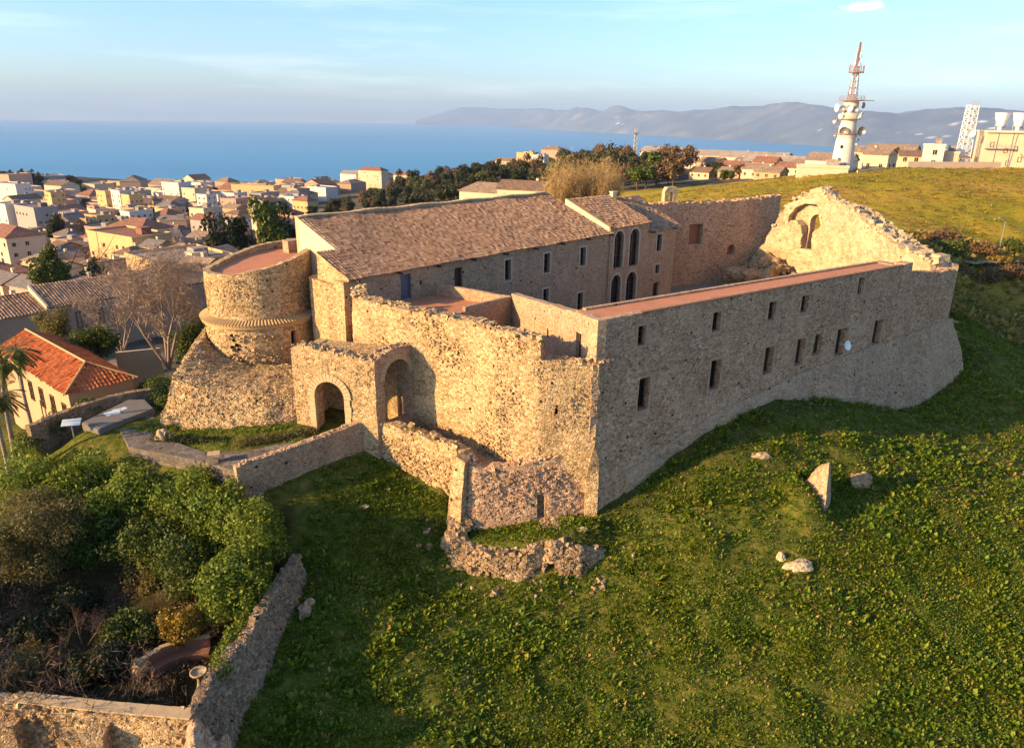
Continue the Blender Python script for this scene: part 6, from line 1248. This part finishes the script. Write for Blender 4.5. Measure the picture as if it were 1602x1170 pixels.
for z in (19.5, 21.2, 22.6, 26, 28):
    for k in range(4):
        a_ = k*1.57+.4; rr_ = .9-.02*(z-17); q_ = B+V(rr_*math.cos(a_), rr_*math.sin(a_), z); mb = MB(); mb.box(q_, .3, .3, 1.1, a_); mb.build('panel_antenna', M['white'], tt)
for (u, z) in ((-.8, 6.2), (-.9, 3.0), (.7, 1.6), (-.6, 1.2)):
    mb = MB(); mb.box(B+rdir*u-vdir*(2.75-.05*z)+V(0, 0, z), .5, .5, .7, -math.atan2(vdir.x, vdir.y)); mb.build('window', M['dark'], tt)
# shed, walls and small white block beside it
p = ony(1285, 272, 196); house(p.x, p.y, 12, 5, 1.6, -.3, 'flat', 'w_cream', 'roof_flat', 'low flat cream shed at the foot of the telecom tower', 'shed', wins=False, name='shed')
a_, b_ = (lambda p, q: (V(p.x, p.y, h1(p.x, p.y)), V(q.x, q.y, h1(q.x, q.y))))(ony(1342, 268, 192), ony(1385, 263, 197)); f = along([(a_.x, a_.y), (b_.x, b_.y)]); mb = MB(); slab(mb, [(0, a_.z-2), (f.L[-1], b_.z-2), (f.L[-1], b_.z+.6), (0, a_.z+.5)], [], f, .3, 1, .02); o = mb.build('low_wall', M['w_cream']); tag(o, 'short low pale wall right of the telecom tower', 'wall'); base_to(o, a_)
def at_hill(px, Y): p = ony(px, 260, Y); return V(p.x, p.y, h1(p.x, p.y))
a_, b_ = at_hill(1420, 198), at_hill(1700, 205); f = along([(a_.x, a_.y), (b_.x, b_.y)]); mb = MB(); slab(mb, [(0, a_.z-3), (f.L[-1], b_.z-3), (f.L[-1], 11.0), (0, 11.1)], [], f, .35, 1.2, .02); o = mb.build('compound_wall', M['w_cream']); tag(o, 'long low cream wall round the antenna station on the hilltop', 'wall'); base_to(o, a_)
p = at_hill(1456, 203); house(p.x, p.y, 4.4, 4.4, 14.6-p.z+.2, -.35, 'flat', 'w_white', 'roof_flat', 'small white two-storey block behind the hilltop wall', 'house', story=2.6)
p = at_hill(1478, 204); house(p.x, p.y, 5.0, 4, 13.0-p.z, -.35, 'flat', 'w_cream', 'roof_flat', 'small cream annex right of the white block', 'shed', wins=False, name='shed')
p = at_hill(1540, 216); house(p.x-3, p.y+10, 30, 5, 12.2-p.z, -.35, 'gable', 'w_cream', 'roof_brown', 'low brown-roofed building behind the lattice mast', 'house')
p = at_hill(1503, 206); lm_ = empty('lattice_mast', (p.x, p.y, p.z), 'white square lattice mast with one dish, left of the horn antennas', 'mast'); mb = MB(); lattice(mb, p, 15.8, 2.7, 2.1, 9, .085); mb.build('frame', M['white'], lm_)
mb = MB()
for k in range(9): mb.tube(p+V(-1+k*.25, -1.1, 15.8), p+V(-1+k*.25, -1.1, 16.9), .05, .05, 4)
mb.build('top_antennas', M['metal'], lm_); dish(p+V(0, -1.5, 8.9), (-.3, -1, 0), 1.05, 'white', par=lm_)
# station building with two horn antennas
p = at_hill(1534, 203); st_ = empty('antenna_station', (p.x+8, p.y, p.z), 'cream hilltop station building carrying two large white horn antennas at the right edge', 'building')
z0_ = p.z-.5; zt_ = z0_+9.6; ux = V(.95, -.30).normalized(); vy = V(.30, .95).normalized(); Bq = V(p.x, p.y)
mb = MB(); mb.prism([tuple(Bq), tuple(Bq+ux*22), tuple(Bq+ux*22+vy*10), tuple(Bq+vy*10)], z0_-2, zt_); mb.build('wall', M['w_cream'], st_)
mb = MB(); mb.prism([tuple(Bq-ux*.2-vy*.6), tuple(Bq+ux*22-vy*.6), tuple(Bq+ux*22+vy*10.4), tuple(Bq-ux*.2+vy*10.4)], zt_+.003, zt_+.55); mb.build('roof', M['concrete'], st_)
fq = straight(Bq, ux, -vy)
for (u, z) in ((1.2, 6.6), (4.6, 5.2), (6.8, 5.6), (8.2, 3.0), (10, 6), (11.5, 6), (5.6, 2), (12, 2.5)): window(st_, fq, (u, z0_+z-.6, u+.8, z0_+z+.6), -.06, mp_='dark', bars=False)
mb = MB(); mb.box((lambda q: (q.x, q.y, z0_+5.6))(fq(3.5, 0, .4)), 7, .8, .18, math.atan2(ux.y, ux.x))
for k in range(8): q_ = fq(.3+k*.9, z0_+5.6, .75); mb.tube(q_, q_+V(0, 0, 1), .03, .03, 4)
q_ = fq(.3, z0_+6.6, .75); mb.tube(q_, fq(6.8, z0_+6.6, .75), .03, .03, 4); mb.build('balcony', M['metal'], st_)
mb = MB()
for u in (2.6, 6.0, 6.3): q_ = fq(u, z0_, .12); mb.tube(q_, fq(u+(.6 if u == 6.3 else 0), zt_, .12), .09, .09, 5)
mb.tube(fq(8.5, z0_+4.5, .12), fq(12, z0_+.5, .12), .1, .1, 5); mb.build('pipe', M['metal'], st_)
for k, u in enumerate((3.3, 7.4)):
    q_ = fq(u, zt_+.5, -3.0); mb = MB(); mb.lathe(q_, [(.5, 0), (.5, .9), (.95, 1.1), (1.0, 1.3), (1.75, 4.4), (1.65, 4.4), (.5, 1.5), (0, 1.4)], 20, smooth=False); ha = mb.build('horn_antenna', M['white'], st_)
    mb = MB()
    for s_ in (-1.3, 1.3):
        mb.tube(q_+V(s_, 0, 0), q_+V(s_, 0, 3.8), .1, .1, 5); mb.tube(q_+V(s_, 0, 3.6), q_+V(s_*1.0, 0, 3.6)+V(0, .8, -.3), .08, .08, 5)
    mb.tube(q_+V(-1.3, 0, .8), q_+V(1.3, 0, .8), .1, .1, 5); mb.build('cradle', M['metal'], ha)
for u in (10.2, 11.6): q_ = fq(u, zt_+1.6, -1.5); dish(q_, (-.5, -.8, .2), 1.1, 'metal', par=st_)
p = ony(993, 243, 560); p.z = h1(p.x, p.y); mb = MB(); hh = proj_h = 26; lattice(mb, p, hh, 2.6, 1.6, 8, .16); mb.box(p+V(0, 0, hh-3), 4.2, 4.2, 1.2); o = mb.build('radio_mast', M['metal']); tag(o, 'slim lattice radio mast standing on the far ridge against the sea', 'mast'); base_to(o, p)
# ------------------------------------------------------------ copies of trees
def proto(kind, seed):
    global RNG; RNG = np.random.default_rng(seed); random.seed(seed); r_ = empty('t', (0, 0, 0), 'x', 'tree'); mb = MB()
    if kind == 'dark':
        c, R, n, s_, lm = (0, 0, 5.4), (2.7, 2.7, 3.6), 1700, .62, 'leaf_dark'; bl = sub_blobs(c, R, 11, 1.5)
    elif kind == 'brown':
        c, R, n, s_, lm = (0, 0, 5.0), (3.0, 3.0, 3.0), 1500, .55, 'leaf_brown'; bl = sub_blobs(c, R, 11, 1.4)
    elif kind == 'green':
        c, R, n, s_, lm = (0, 0, 4.2), (3.0, 3.0, 2.7), 1800, .55, 'leaf_green'; bl = sub_blobs(c, R, 12, 1.4)
    elif kind == 'pine':
        c, R, n, s_, lm = (0, 0, 8.2), (3.0, 3.0, 1.2), 1500, .55, 'leaf_dark'; bl = sub_blobs(c, R, 10, 1.2, .7)
    else:
        c, R, n, s_, lm = (0, 0, 5.0), (1.5, 1.5, 4.6), 1500, .5, 'leaf_dark'; bl = [(random.uniform(-.3, .3), random.uniform(-.3, .3), 1.2+i*.85, 1.75-i*.15, 1.75-i*.15, .9) for i in range(10)]
    limbs(mb, (0, 0, -1.2), (0, 0, c[2]+R[2]*.3), .22, 6, .6, 1); mb.build('trunk', M['bark'], r_); P, d = clump_pts(bl, n, .4); quads_obj('crown', leaf_quads(P, s_, d, .7), M[lm], r_); return r_
PR = {k: [proto(k, 40+i*7+j) for j in range(3)] for i, k in enumerate(('dark', 'brown', 'green', 'pine', 'cypress'))}
TN = dict(dark='evergreen_tree', brown='russet_tree', green='broadleaf_tree', pine='umbrella_pine', cypress='conifer')
def plant(kind, x, y, s_, label, group, auto=True, zs=1.):
    pr_ = random.choice(PR[kind]); r_ = pr_.copy(); link(r_); r_.name = TN[kind]; r_.location = (x, y, h1(x, y)-.2); r_.rotation_euler.z = random.uniform(0, 6.28); r_.scale = (s_, s_, s_*zs); tag(r_, label, 'tree', group, auto=auto)
    for ch in pr_.children: c_ = ch.copy(); link(c_); c_.parent = r_
    return r_
random.seed(5); RNG = np.random.default_rng(5)
HT = dict(dark=9.4, brown=8.4, green=7.4, pine=9.6, cypress=10.2)
for (px, py, pb, Y, rx, n_, lm__, lb) in ((86, 383, 452, 126, 3.6, 9000, 'leaf_green', 'bushy dark green conifer standing before the brown roofs at the left'), (154, 402, 445, 131, 2.6, 5000, 'leaf_dark', 'dark pointed conifer above the long brown roof')):
    a_, b_ = ony(px, py, Y), ony(px, pb, Y); hh_ = a_.z-b_.z; bl = [(b_.x+random.uniform(-.5, .5), b_.y, b_.z+hh_*(.1+.8*i/8), rx*(1.05-.75*i/8)*.8, rx*(1.05-.75*i/8)*.8, hh_*.11) for i in range(9)]
    q_ = empty('conifer', (b_.x, b_.y, h1(b_.x, b_.y)), lb, 'tree'); mb = MB(); limbs(mb, (b_.x, b_.y, h1(b_.x, b_.y)-.5), (a_.x, a_.y, a_.z-.6), .3, 5, .5, 1); mb.build('trunk', M['bark'], q_)
    P, d = clump_pts(bl+sub_blobs((b_.x, b_.y, b_.z+hh_*.4), (rx, rx, hh_*.35), 9, rx*.35), n_, .5); quads_obj('crown', leaf_quads(P, .38, d, .6), M[lm__], q_)
for (px, py, Y, k, wd, lb) in (
      (118, 422, 132, 'dark', 1.2, 'low dark tree between the two conifers'), (412, 308, 190, 'green', 1.7, 'large rounded green tree above the round tower'), (437, 318, 205, 'dark', 1.6, 'dark tree just right of the large rounded green one'), (281, 405, 136, 'dark', .9, 'small dark tree against the stone house with the turret'), (80, 326, 330, 'dark', 1.3, 'dark round tree in the left middle of town'),
      (330, 335, 180, 'dark', 1.3, 'dark tree left of the rounded green one above the tower'), (365, 328, 200, 'dark', 1.3, 'second dark tree left of the rounded green one')):
    p = ony(px, py, Y); g_ = h1(p.x, p.y); q_ = plant(k, p.x, p.y, wd, lb, None, False); q_.scale.z = (p.z-g_+.4)/HT[k]; q_.location.z = g_-.4
def wood(poly, n, kinds, s0, s1, label, group, seed=1):
    random.seed(seed); xs_ = [p[0] for p in poly]; ys_ = [p[1] for p in poly]; k = 0; tr = 0
    while k < n and tr < n*20:
        tr += 1; px, py = random.uniform(min(xs_), max(xs_)), random.uniform(min(ys_), max(ys_))
        if not inside((px, py), poly): continue
        p = hit(px, py)
        if math.hypot(p.x, p.y) > 1000 or not free(p.x, p.y, 1.0): continue
        kd = random.choice(kinds); plant(kd, p.x, p.y, random.uniform(s0, s1), label % TN[kd].replace('_', ' '), group, False, random.uniform(.85, 1.15)); k += 1
wood([(250, 395), (330, 345), (400, 345), (470, 350), (480, 385), (380, 400), (300, 430)], 34, ['dark', 'dark', 'green', 'brown'], .6, .95, '%s in the wood behind the round tower', 'trees behind the round tower', 1)
wood([(380, 372), (470, 362), (480, 398), (390, 402)], 16, ['brown'], .45, .6, 'low %s in the russet thicket right behind the tower parapet', 'russet thicket behind the tower', 2)
wood([(470, 345), (560, 325), (700, 300), (860, 285), (860, 312), (600, 335), (480, 352)], 85, ['dark', 'dark', 'brown', 'pine', 'dark'], .9, 1.35, '%s in the dark wood behind the hall roof', 'trees behind the hall roof', 3)
wood([(560, 318), (640, 290), (720, 282), (800, 268), (880, 255), (960, 246), (1010, 244), (1080, 262), (1090, 292), (960, 302), (860, 290), (700, 305)], 150, ['dark', 'dark', 'brown', 'brown', 'green'], 1.2, 1.9, '%s in the wood on the ridge between town and field', 'trees of the ridge wood', 4)
wood([(1010, 240), (1100, 240), (1200, 248), (1260, 255), (1260, 249), (1120, 236), (1010, 234)], 34, ['dark', 'pine'], 1.3, 1.9, '%s along the skyline right of the radio mast', 'trees on the skyline', 6)
wood([(1100, 262), (1280, 262), (1270, 275), (1080, 290)], 22, ['green', 'brown', 'dark'], .6, .9, '%s among the low houses left of the telecom tower', 'trees among the ridge houses', 7)
wood([(0, 268), (80, 274), (240, 292), (240, 300), (120, 296), (0, 282)], 30, ['dark', 'dark', 'brown'], .9, 1.5, '%s on the skyline at the far left of town', 'trees on the left skyline', 8)
wood([(0, 300), (330, 300), (430, 320), (420, 350), (200, 400), (0, 420)], 95, ['dark', 'green', 'dark', 'brown'], .6, 1.2, '%s growing between houses of the town', 'trees between the town houses', 9)
for (px, py, Y, s_) in ((700, 300, 250, 1.35), (710, 302, 240, 1.2), (690, 303, 245, 1.2), (640, 305, 280, 1.25), (655, 303, 300, 1.2), (672, 304, 270, 1.2)):
    p = ony(px, py, Y); plant('pine', p.x, p.y, s_, 'tall pine rising above the wood against the sea', 'tall pines against the sea', True)
for ks in PR.values():
    for r_ in ks:
        for ch in list(r_.children): bpy.data.objects.remove(ch)
        bpy.data.objects.remove(r_)
# bare poplars behind the hall
random.seed(11)
def poplar_mesh(seed):
    random.seed(seed); mb = MB()
    for k in range(26):
        a_ = random.uniform(0, 6.28); r_ = random.uniform(.2, 1.0); h_ = random.uniform(6, 9.5)
        limbs(mb, (math.cos(a_)*.2, math.sin(a_)*.2, -.4), (math.cos(a_)*r_*1.9, math.sin(a_)*r_*1.9, h_), .055, 7, .16, 2, 0, 4, .3)
    e_ = np.array(mb.v)[::5]; e_ = e_[e_[:, 2] > 1.5]; e_ = e_[RNG.integers(0, len(e_), 5000)]+RNG.normal(0, .22, (5000, 3))
    for q_ in leaf_quads(e_, .8, np.array([[1., 0, .05]]), .05): mb.add(q_, [(0, 1, 2, 3)])
    o_ = mb.build('poplar', M['twig_gold']); me = o_.data; bpy.data.objects.remove(o_); return me
pm = [poplar_mesh(s_) for s_ in (1, 2, 3)]
for i, px in enumerate((868, 880, 892, 903, 914, 925, 936, 947, 958)):
    p = ony(px, 318, 140+(i % 3)*5); r_ = link(bpy.data.objects.new('bare_poplar', pm[i % 3])); r_.location = (p.x, p.y, h1(p.x, p.y)); k_ = (.95+.25*math.sin(i*1.3+.8)); zt2 = ony(px, 262+4*math.sin(i*2.1), p.y).z-r_.location.z; r_.scale = (k_*1.2, k_*1.2, zt2/13.2); r_.rotation_euler.z = i; tag(r_, 'golden leafless poplar in the clump behind the hall roof', 'tree', 'bare poplars behind the hall', auto=True)
# small cloud
import bmesh as _bm
# ------------------------------------------------------------ labels that single things out
ORD = ['leftmost', 'second from left', 'third from left', 'fourth from left', 'fifth from left', 'sixth from left', 'seventh from left', 'eighth from left', 'ninth from left', 'tenth from left']
bpy.context.view_layer.update()
by = {}
for o in PEND: by.setdefault(o['label'], []).append(o)
for lb, os_ in by.items():
    if len(os_) > 1 and len(os_) <= 10:
        os_.sort(key=lambda o: proj(o.matrix_world.translation)[0])
        for i, o in enumerate(os_): o['label'] = lb+', '+(ORD[i] if i < len(os_)-1 or len(os_) < 3 and i == 0 else 'rightmost')
